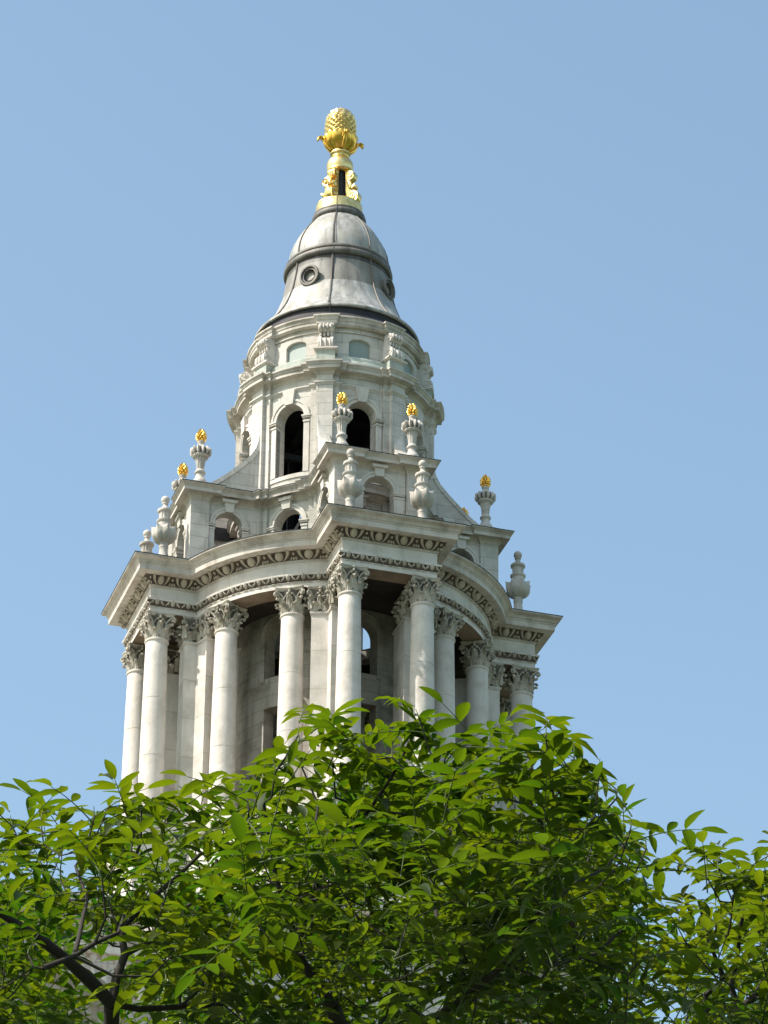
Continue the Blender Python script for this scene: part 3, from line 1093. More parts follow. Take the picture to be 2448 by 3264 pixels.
for k in range(4):
    for x in (-1.42, 1.42):
        p = rot2((x, 0), k)
        if k0:
            o = but; k0 = False
        else:
            o = but.copy(); COL.objects.link(o); o.parent = tower
        o.location = (p[0] * S, p[1] * S, 0)
        o.rotation_euler.z = k * PI / 2

# --- upper drum
mb = MB()
for a in BAY:
    f = cmap(3.42, a)
    hwid = 3.42 * R(22.5)
    arch_wall(mb, f, -hwid, hwid, 3.4, 8.05, [(0, 0.57, 4.13, 6.47, 0.57)], 0.45, mi=0, mi_in=1, uoff=a * 0.3)
udrum = mb.build('upper_drum_wall', [M_block, M_black], tower, smooth=25)  # inner face coloured black so the chamber stays dark
mb = MB()
for a in (0,):
    f = cmap(3.42, a)
    archivolt(mb, f, 0, 0.57, 6.47, 0.57, 0.23, 0.08)
    for s in (-1, 1):
        mbox(mb, f, s * 0.675 - 0.105, s * 0.675 + 0.105, 4.13, 6.2, -0.2, 0.05, 1)
        mbox(mb, f, s * 0.68 - 0.13, s * 0.68 + 0.13, 6.2, 6.27, -0.2, 0.08, 1)
        mbox(mb, f, s * 0.68 - 0.15, s * 0.68 + 0.15, 6.35, 6.41, -0.2, 0.11, 1)
        mbox(mb, f, s * 0.68 - 0.17, s * 0.68 + 0.17, 6.41, 6.47, -0.2, 0.14, 1)
    mbox(mb, f, -0.80, 0.80, 3.95, 4.12, 0, 0.035, 4)
ring(mb.build('window_moulding', M_plain, udrum, smooth=35), BAY)
k0 = None
mb = MB()
f = cmap(3.42, 0)
keystone(mb, f, 0, 7.02, 7.60, 0.16, 0.24, 0.17)
ks = mb.build('keystone', M_plain, tower)
for a in BAY[1:]:
    c = ks.copy(); COL.objects.link(c); c.rotation_euler.z = R(a)
mb = MB()
mb.grid([circ(0, 0, 0.01, 7.97, 48), circ(0, 0, 3.1, 7.96, 48)], closed_u=True, flip=True)
mb.grid([circ(0, 0, 3.1, 8.02, 48), circ(0, 0, 0.01, 8.03, 48)], closed_u=True, flip=True)
mb.build('bell_chamber_ceiling', M_black, tower)
mb = MB()
for x in (-1.3, 1.3):
    for y in (-1.3, 1.3):
        box(mb, x - 0.12, x + 0.12, y - 0.12, y + 0.12, 3.2, 7.9)
for z in (3.3, 5.4, 7.4):
    for q in (-1.3, 1.3):
        box(mb, -2.6, 2.6, q - 0.1, q + 0.1, z, z + 0.22)
        box(mb, q - 0.1, q + 0.1, -2.6, 2.6, z + 0.005, z + 0.225)
mb.build('bell_frame', M_black, tower)
mb = MB()
lathe(mb, [(0.95, 4.2), (0.9, 4.25), (0.72, 4.7), (0.6, 5.3), (0.55, 5.7), (0.4, 5.95), (0.1, 6.0)], 32)
mb.build('bell', M_dkmet, tower)

# string course broken round piers
DP = lambda o: polar_path([(4.75, 3.69), (8.4, 3.53)], 3.42, off=o)
mb = MB()
sweepf(mb, DP, [(0, 7.55), (0.02, 7.56), (0.05, 7.62), (0.09, 7.65), (0.09, 7.70), (0.0, 7.72)])
mb.build('string_course', M_plain, tower, smooth=35)
mb = MB()
sweepf(mb, DP, [(0.0, 7.98), (0.02, 8.0), (0.05, 8.02), (0.07, 8.08), (0.15, 8.13), (0.17, 8.14), (0.26, 8.13), (0.28, 8.14), (0.28, 8.26), (0.31, 8.28), (0.33, 8.34), (0.38, 8.38), (0.38, 8.43), (-0.3, 8.52)])
mb.build('drum_cornice', M_corn, tower, smooth=35)

# --- lantern stage
mb = MB()
lathe(mb, [(3.5, 8.42), (3.42, 8.75), (3.36, 8.8), (3.34, 8.96), (3.28, 9.02), (3.08, 9.05)], 96)
mb.build('lantern_plinth', M_verd, tower, smooth=35)
mb = MB()
for a in BAY:
    f = cmap(3.1, a)
    hwid = 3.1 * R(22.5)
    arch_wall(mb, f, -hwid, hwid, 8.9, 10.5, [(0, 0.42, 9.06, 9.72, 0.2)], 0.3, mi=0, mi_in=1, uoff=a * 0.3)
lant = mb.build('lantern_wall', [M_block, M_inner], tower, smooth=25)
mb = MB()
f = cmap(3.1, 0)
pts = [(-0.42, 9.06)] + [(-0.42 * math.cos(PI * i / 12), 9.72 + 0.2 * math.sin(PI * i / 12)) for i in range(13)] + [(0.42, 9.06)]
for d in (-0.10, -0.12):
    b = len(mb.v)
    mb.v.extend([f(u, z, d) for u, z in pts])
    mb.face([b + i for i in range(len(pts))][::(1 if d < -0.11 else -1)])
pane = mb.build('lantern_window', M_pane, tower)
for a in BAY[1:]:
    c = pane.copy(); COL.objects.link(c); c.rotation_euler.z = R(a)

LP = lambda o: polar_path([(5.6, 3.36)], 3.22, off=o)
mb = MB()
sweepf(mb, lambda o: polar_path([(5.6, 3.14)], 3.12, off=o), [(0, 10.12), (0.03, 10.13), (0.03, 10.18), (0, 10.2)])
sweepf(mb, LP, [(-0.2, 10.33), (0.0, 10.33), (0.02, 10.36), (0.06, 10.38), (0.06, 10.5), (0.09, 10.52), (0.1, 10.6), (0.12, 10.64), (0.16, 10.66), (0.16, 10.72), (-0.1, 10.76), (-0.4, 10.78)])
mb.build('lantern_cornice', M_corn, tower, smooth=35)

# consoles
mb = MB()
f = cmap(3.1, 22.5)
mbox(mb, f, -0.30, 0.30, 8.45, 9.10, -0.02, 0.50, 2, mi=1)
mbox(mb, f, -0.34, 0.34, 9.10, 9.14, -0.02, 0.54, 2)
mbox(mb, f, -0.38, 0.38, 9.14, 9.20, -0.02, 0.59, 2)
def console(g):
    prof = [(3.05, 9.2), (3.50, 9.2), (3.58, 9.26), (3.62, 9.38), (3.61, 9.52), (3.54, 9.64), (3.45, 9.72), (3.37, 9.80), (3.32, 9.88), (3.36, 9.93), (3.46, 9.95), (3.53, 10.02), (3.56, 10.12), (3.53, 10.22), (3.46, 10.29), (3.36, 10.33), (3.05, 10.33)]
    xs = [(-0.27, 0), (-0.27, 0.03), (-0.17, 0.035), (-0.14, -0.02), (-0.03, -0.02), (0, 0.03), (0.03, -0.02), (0.14, -0.02), (0.17, 0.035), (0.27, 0.03), (0.27, 0)]
    rows = []
    a = R(22.5)
    ca, sa = math.cos(a), math.sin(a)
    def W(x, r, z):
        return (r * ca - x * sa, r * sa + x * ca, z)
    for x, o in xs:
        row = []
        for i, (r, z) in enumerate(prof):
            k = o if 2 <= i <= 14 else 0
            row.append(W(x, r + k, z))
        rows.append(row)
    g.grid(rows, flip=False)
    for s in (-1, 1):
        b = len(g.v)
        g.v.extend([W(s * 0.265, r, z) for r, z in prof])
        ix = [b + i for i in range(len(prof))]
        g.face(ix if s > 0 else ix[::-1])
        for (rc, zc, rr) in ((3.42, 9.42, 0.18), (3.42, 10.13, 0.12)):   # side spirals
            sp = []
            for j in range(18):
                t = j * 0.62
                q = rr * (1 - j / 21)
                sp.append(W(s * 0.275, rc + q * math.cos(t), zc + q * math.sin(t)))
            tube(g, sp, 0.026, 5)
            ellip(g, W(s * 0.28, rc, zc), Vector(W(0, 0.05, 0)), Vector((-sa, ca, 0)) * 0.04, Vector((0, 0, 0.05)), 6, 4)
    # carved husks on the front
    for x in (-0.2, -0.07, 0.07, 0.2):
        ellip(g, W(x, 3.60, 10.14), Vector((ca, sa, 0)) * 0.06, Vector((-sa, ca, 0)) * 0.055, Vector((0, 0, 0.11)), 8, 6)
        ellip(g, W(x, 3.42, 9.86), Vector((ca, sa, 0)) * 0.07, Vector((-sa, ca, 0)) * 0.055, Vector((0, 0, 0.10)), 8, 6)
    for x in (-0.17, 0, 0.17):
        ellip(g, W(x, 3.62, 9.40), Vector((ca, sa, 0)) * 0.05, Vector((-sa, ca, 0)) * 0.03, Vector((0, 0, 0.20)), 6, 6)
console(mb)
con = mb.build('scroll_console', [M_plain, M_verd], tower, smooth=35)
for k in range(1, 8):
    c = con.copy(); COL.objects.link(c); c.rotation_euler.z = R(45 * k)

# --- lead roof
mb = MB()
lathe(mb, [(3.30, 10.74), (3.26, 10.84), (3.10, 10.95), (3.02, 11.10), (3.02, 11.25), (3.08, 11.30)], 96)
mb.build('dark_roof_edge', M_leadd, tower, smooth=40)
mb = MB()
lathe(mb, [(3.08, 11.30), (3.13, 11.33), (3.14, 11.38), (3.12, 11.43), (3.06, 11.46), (2.98, 11.50), (2.76, 11.78), (2.56, 12.1), (2.40, 12.4), (2.25, 12.8), (2.165, 13.05)], 96)
lathe(mb, [(2.165, 13.05), (2.14, 13.07), (2.06, 13.5), (1.99, 13.9), (1.965, 14.08)], 96, mi=2)
lathe(mb, [(1.965, 14.08), (1.975, 14.09), (1.965, 14.11)], 96)
lathe(mb, [(1.965, 14.11), (1.955, 14.2), (1.94, 14.42)], 96, mi=1)
roof = mb.build('bell_shaped_lead_roof', [M_lead, M_leadb, M_leads], tower, smooth=40)
def roof_r(z):
    P = [(3.06, 11.46), (2.98, 11.50), (2.76, 11.78), (2.56, 12.1), (2.40, 12.4), (2.25, 12.8), (2.15, 13.07), (2.06, 13.5), (1.99, 13.9), (1.955, 14.2), (1.94, 14.42)]
    for a, b in zip(P[:-1], P[1:]):
        if a[1] <= z <= b[1]:
            return a[0] + (b[0] - a[0]) * (z - a[1]) / (b[1] - a[1])
    return P[-1][0]
def rib(g, pts, rad):
    tube(g, pts, rad, 6)
mb = MB()
rib(mb, [(roof_r(z) + 0.015, 0, z) for z in (11.5, 11.56, 11.7, 11.95, 12.25, 12.6, 13.0, 13.4, 13.8, 14.2, 14.42)], 0.036)
rb0 = mb.build('lead_roll', M_leadr, tower, smooth=50)
rb0.rotation_euler.z = R(22.5)
for k in range(1, 8):
    c = rb0.copy(); COL.objects.link(c); c.rotation_euler.z = R(22.5 + 45 * k)
# torus between bell and dome
mb = MB()
lathe(mb, [(1.9, 14.33), (1.98, 14.31), (2.05, 14.36), (2.08, 14.45), (2.06, 14.55), (1.99, 14.61), (2.02, 14.64), (2.02, 14.73), (1.95, 14.80), (1.88, 14.82)], 80)
mb.build('lead_ring_moulding', M_leadr, tower, smooth=50)
DP2 = [(1.90, 14.78), (1.90, 15.0), (1.85, 15.3), (1.75, 15.6), (1.61, 15.9), (1.44, 16.2), (1.26, 16.45), (1.08, 16.68), (0.96, 16.82), (0.90, 16.86)]
mb = MB()
lathe(mb, DP2, 80)
mb.build('lead_dome', M_lead, tower, smooth=50)
mb = MB()
rib(mb, [(r + 0.012, 0, z) for r, z in DP2], 0.03)
rb1 = mb.build('dome_lead_roll', M_leadr, tower, smooth=50)
rb1.rotation_euler.z = R(22.5)
for k in range(1, 8):
    c = rb1.copy(); COL.objects.link(c); c.rotation_euler.z = R(22.5 + 45 * k)
# round windows on the diagonals
mb = MB()
for (rr, rad, dd) in ((0.36, 0.06, 0.16), (0.27, 0.045, 0.12)):
    pts = []
    for i in range(29):
        a = 2 * PI * i / 28
        pts.append((2.04 + dd + 0.02 - 0.10 * math.sin(a) * 0, rr * math.cos(a), 13.32 + 1.12 * rr * math.sin(a)))
    tube(mb, pts, rad, 6, caps=False)
rows = [[(2.22 if q else 1.9, 0.36 * math.cos(2 * PI * i / 28), 13.32 + 0.36 * math.sin(2 * PI * i / 28)) for i in range(28)] for q in (0, 1)]
mb.grid(rows, closed_u=True, flip=True)
rows = [[(2.2 if q else 2.08, 0.21 * math.cos(2 * PI * i / 28), 13.32 + 0.21 * math.sin(2 * PI * i / 28)) for i in range(28)] for q in (1, 0)]
mb.grid(rows, closed_u=True, flip=True)
oc = mb.build('oculus', M_leadr, tower, smooth=40)
mb2 = MB()
b = len(mb2.v)
mb2.v.extend([(2.10, 0.24 * math.cos(2 * PI * i / 28), 13.32 + 0.24 * math.sin(2 * PI * i / 28)) for i in range(28)])
mb2.face(list(range(28)))
ocp = mb2.build('oculus_panel', M_lead, oc)
oc.rotation_euler.z = R(45)
for k in range(1, 4):
    c = inst(oc, tower, None, R(45 + 90 * k))

# --- top ring and gilded finial
mb = MB()
lathe(mb, [(0.9, 16.80), (0.98, 16.80), (1.02, 16.84), (1.05, 16.92), (1.04, 17.0), (0.99, 17.06), (1.0, 17.09), (0.99, 17.15), (0.90, 17.2), (0.80, 17.2)], 64)
mb.build('lead_top_ring', M_leadr, tower, smooth=50)
mb = MB()
lathe(mb, [(0.90, 17.17), (0.905, 17.40), (0.89, 17.60), (0.82, 17.66), (0.0, 17.68)], 64)
fin = mb.build('gilded_finial', M_gold, tower, smooth=40)
mb = MB()
def gscroll(g):
    """S-scroll bracket in the radial plane of +x"""
    def plate(pts, hw):
        rows = []
        for s in (-hw, -hw * 0.6, -hw * 0.3, 0, hw * 0.3, hw * 0.6, hw):
            o = 0.02 if abs(s) in (hw * 0.3, hw) else 0.0
            row = []
            for i, (r, z) in enumerate(pts):
                row.append((r + o, s, z))
            rows.append(row)
        g.grid(rows)
    out = [(0.40, 17.68), (0.55, 17.62), (0.72, 17.62), (0.84, 17.72), (0.88, 17.88), (0.84, 18.04), (0.72, 18.14), (0.60, 18.17), (0.50, 18.24), (0.44, 18.38), (0.43, 18.55), (0.46, 18.66), (0.56, 18.70), (0.65, 18.76), (0.69, 18.88), (0.66, 19.0), (0.57, 19.08), (0.46, 19.12), (0.38, 19.2), (0.28, 19.2)]
    inn = [(0.28, 17.68)]
    hw = 0.145
    plate(out, hw)
    pts = out + [(0.28, 19.2), (0.33, 19.0), (0.35, 18.2), (0.40, 17.9), (0.36, 17.68)]
    for s in (-1, 1):
        b = len(g.v)
        g.v.extend([(r, s * hw, z) for r, z in pts])
        ix = [b + i for i in range(len(pts))]
        g.face(ix[::-1] if s < 0 else ix)
        for rc, zc, rr in ((0.62, 17.88, 0.21), (0.54, 18.9, 0.13)):
            sp = [(rc + rr * (1 - j / 21) * math.cos(j * 0.62), s * (hw + 0.02), zc + rr * (1 - j / 21) * math.sin(j * 0.62)) for j in range(18)]
            tube(g, sp, 0.028, 5)
            ellip(g, (rc, s * (hw + 0.02), zc), (0.05, 0, 0), (0, 0.04, 0), (0, 0, 0.05), 8, 5)
    for y in (-0.12, -0.04, 0.04, 0.12):
        for zc, rr in ((18.45, 0.5),):
            ellip(g, (rr, y, zc), (0.09, 0, 0), (0, 0.036, 0), (0, 0, 0.2), 6, 5)
    # leaf tuft
    for y in (-0.1, 0, 0.1):
        ellip(g, (0.66, y, 18.34), (0.10, 0, 0.05), (0, 0.06, 0), (0, 0, 0.10), 8, 5)
gscroll(mb)
gs = mb.build('gilded_scroll', M_gold, fin, smooth=35)
gs.rotation_euler.z = R(45)
for k in range(1, 4):
    c = gs.copy(); COL.objects.link(c); c.rotation_euler.z = R(45 + 90 * k)
mb = MB()
lathe(mb, [(0.24, 17.68), (0.24, 19.2)], 16)
mb.build('finial_core', M_dkmet, fin)
mb = MB()
lathe(mb, [(0.25, 19.16), (0.46, 19.17), (0.50, 19.22), (0.48, 19.27), (0.50, 19.32), (0.515, 19.45), (0.51, 19.58), (0.46, 19.70), (0.38, 19.80), (0.32, 19.88), (0.30, 19.95), (0.33, 20.0), (0.385, 20.03), (0.395, 20.08), (0.36, 20.13), (0.28, 20.16)], 48)
mb.build('finial_bulb', M_gold, fin, smooth=50)
# pineapple
mb = MB()
def pine_r(z):
    t = (z - 20.3) / (22.08 - 20.3)
    t = min(max(t, 0), 1)
    return 0.60 * (max(0, 1 - abs((t - 0.42) / 0.59) ** 3.6)) ** 0.5
prof = []
for i in range(25):
    z = 20.3 + 1.77 * i / 24
    prof.append((max(0.02, pine_r(z) - 0.03) if z < 22.04 else 0.02, z))
prof[0] = (0.3, 20.25)
lathe(mb, prof, 32)
rowz = 13
for j in range(rowz):
    z = 20.66 + (22.02 - 20.66) * j / (rowz - 1)
    rr = pine_r(z)
    n = max(4, int(2 * PI * rr / 0.255)) if rr > 0.25 else 5
    n = 16 if j < 8 else n
    sl = (pine_r(z + 0.03) - pine_r(z - 0.03)) / 0.06 if z < 22.05 else -3
    for i in range(n):
        a = 2 * PI * (i + 0.5 * (j % 2)) / n
        er = Vector((math.cos(a), math.sin(a), 0)); et = Vector((-math.sin(a), math.cos(a), 0))
        nrm = (er - Vector((0, 0, sl))).normalized()
        up = nrm.cross(et).normalized() * -1
        if up.z < 0: up = -up
        c = er * (rr - 0.01) + Vector((0, 0, z))
        wd = 2 * PI * rr / n * 0.50
        hh = 0.085
        P = [c + et * wd, c + up * hh, c - et * wd, c - up * hh, c + nrm * 0.048]
        b = len(mb.v); mb.v.extend([tuple(p) for p in P])
        for q in ((0, 1, 4), (1, 2, 4), (2, 3, 4), (3, 0, 4)):
            mb.face([b + x for x in q])
mb.build('gilded_pineapple', M_gold, fin)
# acanthus collar under the pineapple with four curling tips
mb = MB()
for k in range(16):
    a = 2 * PI * (k + 0.5) / 16
    big = (k % 4 == 1 or k % 4 == 2)
    rows = []
    for t in range(8):
        q = t / 7
        z = 20.14 + 0.66 * q + 0.05 * (k % 2)
        r = 0.30 + 0.32 * math.sin(min(1, q * 1.25) * PI / 2) + (0.03 if q > 0.8 else 0)
        wd = (0.07 + 0.09 * math.sin(PI * min(1, q * 1.0) * 0.8)) * (1 if q < 0.99 else 0.5)
        row = []
        for s in (-1, -0.5, 0, 0.5, 1):
            rr = r + 0.035 * (1 - abs(s)) + (0.02 if abs(s) == 0.5 else 0)
            row.append((rr * math.cos(a) - s * wd * math.sin(a), rr * math.sin(a) + s * wd * math.cos(a), z))
        rows.append(row)
    mb.grid(rows)
for k in range(4):
    a = R(90 * k)
    er = Vector((math.cos(a), math.sin(a), 0))
    pts = [er * r + Vector((0, 0, z)) for r, z in ((0.38, 20.18), (0.54, 20.33), (0.63, 20.52), (0.70, 20.66), (0.80, 20.70), (0.89, 20.64), (0.90, 20.55))]
    tube(mb, pts, [0.08, 0.08, 0.07, 0.055, 0.05, 0.055, 0.04], 8)
    for q in (-1, 1):
        et = Vector((-math.sin(a), math.cos(a), 0)) * q
        tube(mb, [p + et * 0.07 for p in pts[2:]], [0.04, 0.04, 0.045, 0.05, 0.03], 6)
mb.build('acanthus_collar', M_gold2, fin, smooth=50)

# lightning conductor down the front rib
mb = MB()
a = R(-111.0)
rr = [(0.92, 17.65), (1.06, 16.95), (1.04, 16.8)] + [(r + 0.05, z) for r, z in DP2[::-1]] + [(2.08, 14.5), (1.99, 14.3), (2.03, 13.8), (2.15, 13.0), (2.27, 12.6), (2.58, 11.96), (2.95, 11.55), (3.17, 11.38), (3.05, 11.1), (3.3, 10.8)]
tube(mb, [(r * math.cos(a), r * math.sin(a), z) for r, z in rr], 0.014, 4)
mb.build('lightning_cable', M_dkmet, tower)

# --- urns
def petals(n, amp):
    return lambda a: 1 + amp * abs(math.cos(n * a / 2)) - amp * 0.5
# tall ball-topped tulip urn (lower tier)
mb = MB()
box(mb, -0.36, 0.36, -0.36, 0.36, 0.0, 0.26)
lathe(mb, [(0.34, 0.26), (0.34, 0.34), (0.28, 0.40), (0.20, 0.52), (0.16, 0.72), (0.155, 0.86), (0.17, 0.92)], 32)
lathe(mb, [(0.17, 0.90), (0.175, 0.97), (0.155, 1.0), (0.175, 1.03), (0.165, 1.09)], 32)
def tul(a, k, z):
    return 1.0
lathe(mb, [(0.15, 1.08), (0.24, 1.14), (0.34, 1.25), (0.40, 1.40), (0.40, 1.54), (0.34, 1.68), (0.24, 1.74), (0.24, 1.78)], 32)
for k in range(8):       # tulip petals folding outwards
    a = 2 * PI * k / 8
    er = Vector((math.cos(a), math.sin(a), 0)); et = Vector((-math.sin(a), math.cos(a), 0))
    T = [(0.15, 1.08, 0.06), (0.27, 1.15, 0.11), (0.37, 1.25, 0.15), (0.43, 1.38, 0.165), (0.445, 1.52, 0.155), (0.445, 1.62, 0.12), (0.475, 1.69, 0.035)]
    rows = []
    for r, z, wd in T:
        rows.append([tuple(er * (r + rel) + et * s * wd + Vector((0, 0, z))) for s, rel in ((-1, -0.06), (-0.5, -0.005), (0, 0.03), (0.5, -0.005), (1, -0.06))])
    mb.grid(rows)
    mb.grid([[tuple(Vector(p) - er * 0.05) for p in r_] for r_ in rows], flip=True)
lathe(mb, [(0.235, 1.76), (0.235, 1.86), (0.23, 1.92), (0.27, 1.95), (0.29, 1.99), (0.29, 2.02), (0.22, 2.05), (0.20, 2.08)], 32)
lathe(mb, [(0.20, 2.07), (0.205, 2.12), (0.21, 2.30), (0.22, 2.36)], 48, mod=lambda a, k, z: 1 - 0.13 * (math.cos(10 * a) > 0.2))
lathe(mb, [(0.20, 2.34), (0.26, 2.37), (0.275, 2.42), (0.265, 2.46), (0.19, 2.50), (0.12, 2.56), (0.09, 2.63), (0.085, 2.69), (0.115, 2.71), (0.115, 2.75), (0.09, 2.77)], 32)
ellip(mb, (0, 0, 2.88), (0.155, 0, 0), (0, 0.155, 0), (0, 0, 0.16), 20, 14)
urn0 = mb.build('ball_topped_urn', M_urn, tower, local=True, smooth=45, loc=(-1.33, -6.70, 0.03))
k0 = True
for k in range(4):
    for x in (-1.33, 1.33):
        p = rot2((x, -6.70), k)
        if k0:
            k0 = False; continue
        inst(urn0, tower, (p[0], p[1], 0.03), k * PI / 2)
# upper tier: gadrooned vase with gilded cone
mb = MB()
Zb = 3.53
def up(l): return [(r, z - Zb) for r, z in l]
box(mb, -0.30, 0.30, -0.30, 0.30, 0.0, 0.24)
lathe(mb, up([(0.28, 3.77), (0.29, 3.84), (0.25, 3.92), (0.18, 4.02), (0.155, 4.12), (0.155, 4.2)]), 32)
lathe(mb, up([(0.155, 4.19), (0.20, 4.23), (0.205, 4.28), (0.17, 4.33), (0.145, 4.36), (0.14, 4.40)]), 32)
lathe(mb, up([(0.14, 4.38), (0.15, 4.5), (0.165, 4.66), (0.20, 4.80), (0.24, 4.88)]), 60, mod=lambda a, k, z: 1 - 0.13 * (math.cos(12 * a) > 0.1))
lathe(mb, up([(0.23, 4.86), (0.29, 4.90), (0.305, 4.94), (0.285, 4.98), (0.27, 5.0)]), 32)
for k in range(12):
    a = 2 * PI * k / 12
    er = Vector((math.cos(a), math.sin(a), 0)); et = Vector((-math.sin(a), math.cos(a), 0))
    ellip(mb, er * 0.29 + Vector((0, 0, 5.12 - Zb)), er * 0.12 + Vector((0, 0, 0.02)), et * 0.066, Vector((0, 0, 0.165)), 8, 8)
lathe(mb, up([(0.2, 4.96), (0.31, 5.0), (0.355, 5.12), (0.30, 5.24), (0.16, 5.30)]), 32, mi=1)
lathe(mb, up([(0.16, 5.30), (0.115, 5.38), (0.105, 5.46), (0.13, 5.50), (0.14, 5.55), (0.12, 5.58), (0.02, 5.6)]), 32)
urn1 = mb.build('gadrooned_urn', [M_urn, M_capd], tower, local=True, smooth=45, loc=(-1.32, -5.45, Zb))
mb = MB()
for j in range(6):
    z = 5.60 + 0.085 * j - Zb
    rr = (0.135, 0.175, 0.18, 0.165, 0.125, 0.05)[j]
    n = (8, 9, 9, 8, 6, 3)[j]
    for i in range(n):
        a = 2 * PI * (i + 0.5 * (j % 2)) / n
        er = Vector((math.cos(a), math.sin(a), 0)); et = Vector((-math.sin(a), math.cos(a), 0))
        ellip(mb, er * rr * 0.82 + Vector((0, 0, z)), er * 0.065 + Vector((0, 0, 0.03)), et * 0.05, Vector((0, 0, 0.06)) - er * 0.01, 6, 5)
lathe(mb, up([(0.12, 5.56), (0.13, 5.8), (0.05, 6.03)]), 12)
mb.build('gilded_cone', M_gold2, urn1, local=True, smooth=50)
k0 = True
for k in range(4):
    for x in (-1.32, 1.32):
        p = rot2((x, -5.45), k)
        if k0:
            k0 = False; continue
        inst(urn1, tower, (p[0], p[1], Zb), k * PI / 2)

for o in COL.objects:      # copies made before the parent transform was known
    pass

# ================================================================== CATHEDRAL FRONT beside the tower
church = root('cathedral_front', 'grey stone cathedral front with sloping gable seen through the leaves at lower left', 'cathedral', (0, 0, 0), AZ)
mb = MB()
def rk(x):            # height of the raking cornice top at x
    return -18.36 - 0.545 * (x + 11.49)
GY = -9.0
xa = -28.0
# tympanum wall
n = 20
for i in range(n):
    x0 = xa + (-7.7 - xa) * i / n; x1 = xa + (-7.7 - xa) * (i + 1) / n
    b = len(mb.v)
    mb.v.extend([(x0, GY + 1.2, -Z0 / S), (x1, GY + 1.2, -Z0 / S), (x1, GY + 1.2, rk(x1) - 0.6), (x0, GY + 1.2, rk(x0) - 0.6)])
    mb.face([b, b + 1, b + 2, b + 3], [(x0, -Z0 / S), (x1, -Z0 / S), (x1, rk(x1)), (x0, rk(x0))])
mb.build('gable_wall', M_block, church)
mb = MB()
prof = [(GY + 1.2, -1.05), (GY + 0.9, -1.0), (GY + 0.85, -0.75), (GY + 0.5, -0.7), (GY + 0.2, -0.6), (GY + 0.15, -0.3), (GY + 0.05, -0.1), (GY, -0.05), (GY, 0), (GY + 3.4, 0.02)]
rows = [[(x, y, rk(x) + dz) for x in (-28, -20, -14, -11, -8.2)] for y, dz in prof]
mb.grid(rows)
mb.build('raking_cornice', M_corn, church, smooth=30)
mb = MB()
box(mb, -30, -7.8, -5.2, 8.0, -Z0 / S, -15.6)
box(mb, -30.2, -7.6, -5.6, 8.2, -15.6, -15.3)
box(mb, -30.4, -7.5, -5.9, 8.3, -15.3, -14.9)
mb.build('attic_wall', M_block, church)
mb = MB()
box(mb, -10.9, -7.8, -7.1, -6.5, -17.45, -17.2)
rail = mb.build('balustrade_rail', M_plain, church)
mb = MB()
box(mb, -10.9, -7.8, -7.1, -6.5, -19.6, -19.3)
bal = mb.build('balustrade_rail', M_plain, church)
mb = MB()
lathe(mb, [(0.16, 0), (0.16, 0.1), (0.09, 0.2), (0.17, 0.55), (0.19, 0.75), (0.12, 1.1), (0.08, 1.4), (0.13, 1.5), (0.08, 1.6), (0.15, 1.75), (0.15, 1.85)], 16)
b0 = mb.build('baluster', M_plain, church, local=True, smooth=40, loc=(-10.6, -6.8, -19.3))
for i in range(1, 8):
    inst(b0, church, (-10.6 + 0.4 * i, -6.8, -19.3))

# ground
mb = MB()
mb.v += [(-3000, -3000, 0), (3000, -3000, 0), (3000, 3000, 0), (-3000, 3000, 0)]
mb.face([0, 1, 2, 3])
g = mb.build('lawn', M_ground, None, local=True, scale=1)
g['kind'] = 'structure'
mb = MB()
mb.v += [(-60, -75, 0.004), (60, -75, 0.004), (60, 40, 0.004), (-60, 40, 0.004)]
mb.face([0, 1, 2, 3])
g = mb.build('pavement', M_pave, None, local=True, scale=1)
g['kind'] = 'structure'

# ================================================================== TREES in front (walnut-like compound leaves)
FPX = 13656.46
CI = CAM_ROT.to_3x3().inverted()
CP = Vector((0, CAM_Y, CAM_H))
C3 = CAM_ROT.to_3x3()
def at(u, v, d):
    """point seen in direction (u, v) of the photograph at horizontal distance d"""
    r = C3 @ Vector(((u - 1224) / FPX, -(v - 1632) / FPX, -1))
    return CP + r * (d / r.y)
def seen(p):
    q = CI @ (p - CP)
    return 1224 + FPX * q.x / -q.z, 1632 - FPX * q.y / -q.z
SKY = [(-900, 2640), (-300, 2560), (0, 2540), (60, 2510), (130, 2480), (220, 2540), (262, 2660), (300, 2560), (340, 2455), (400, 2470), (480, 2480), (560, 2530), (640, 2540), (700, 2490), (760, 2420), (840, 2360), (900, 2290), (950, 2235), (1000, 2290), (1080, 2330), (1150, 2240), (1200, 2260), (1280, 2240), (1330, 2170), (1390, 2210), (1430, 2300), (1500, 2350), (1580, 2350), (1640, 2300), (1700, 2265), (1780, 2280), (1870, 2310), (1940, 2370), (2000, 2430), (2040, 2530), (2090, 2610), (2130, 2740), (2200, 2740), (2240, 2670), (2350, 2670), (2420, 2690), (2700, 2660), (3300, 2700)]
def skyline(u):
    for a, b in zip(SKY[:-1], SKY[1:]):
        if a[0] <= u <= b[0]:
            return a[1] + (b[1] - a[1]) * (u - a[0]) / (b[0] - a[0])
    return 2650
rnd = random.Random(11)

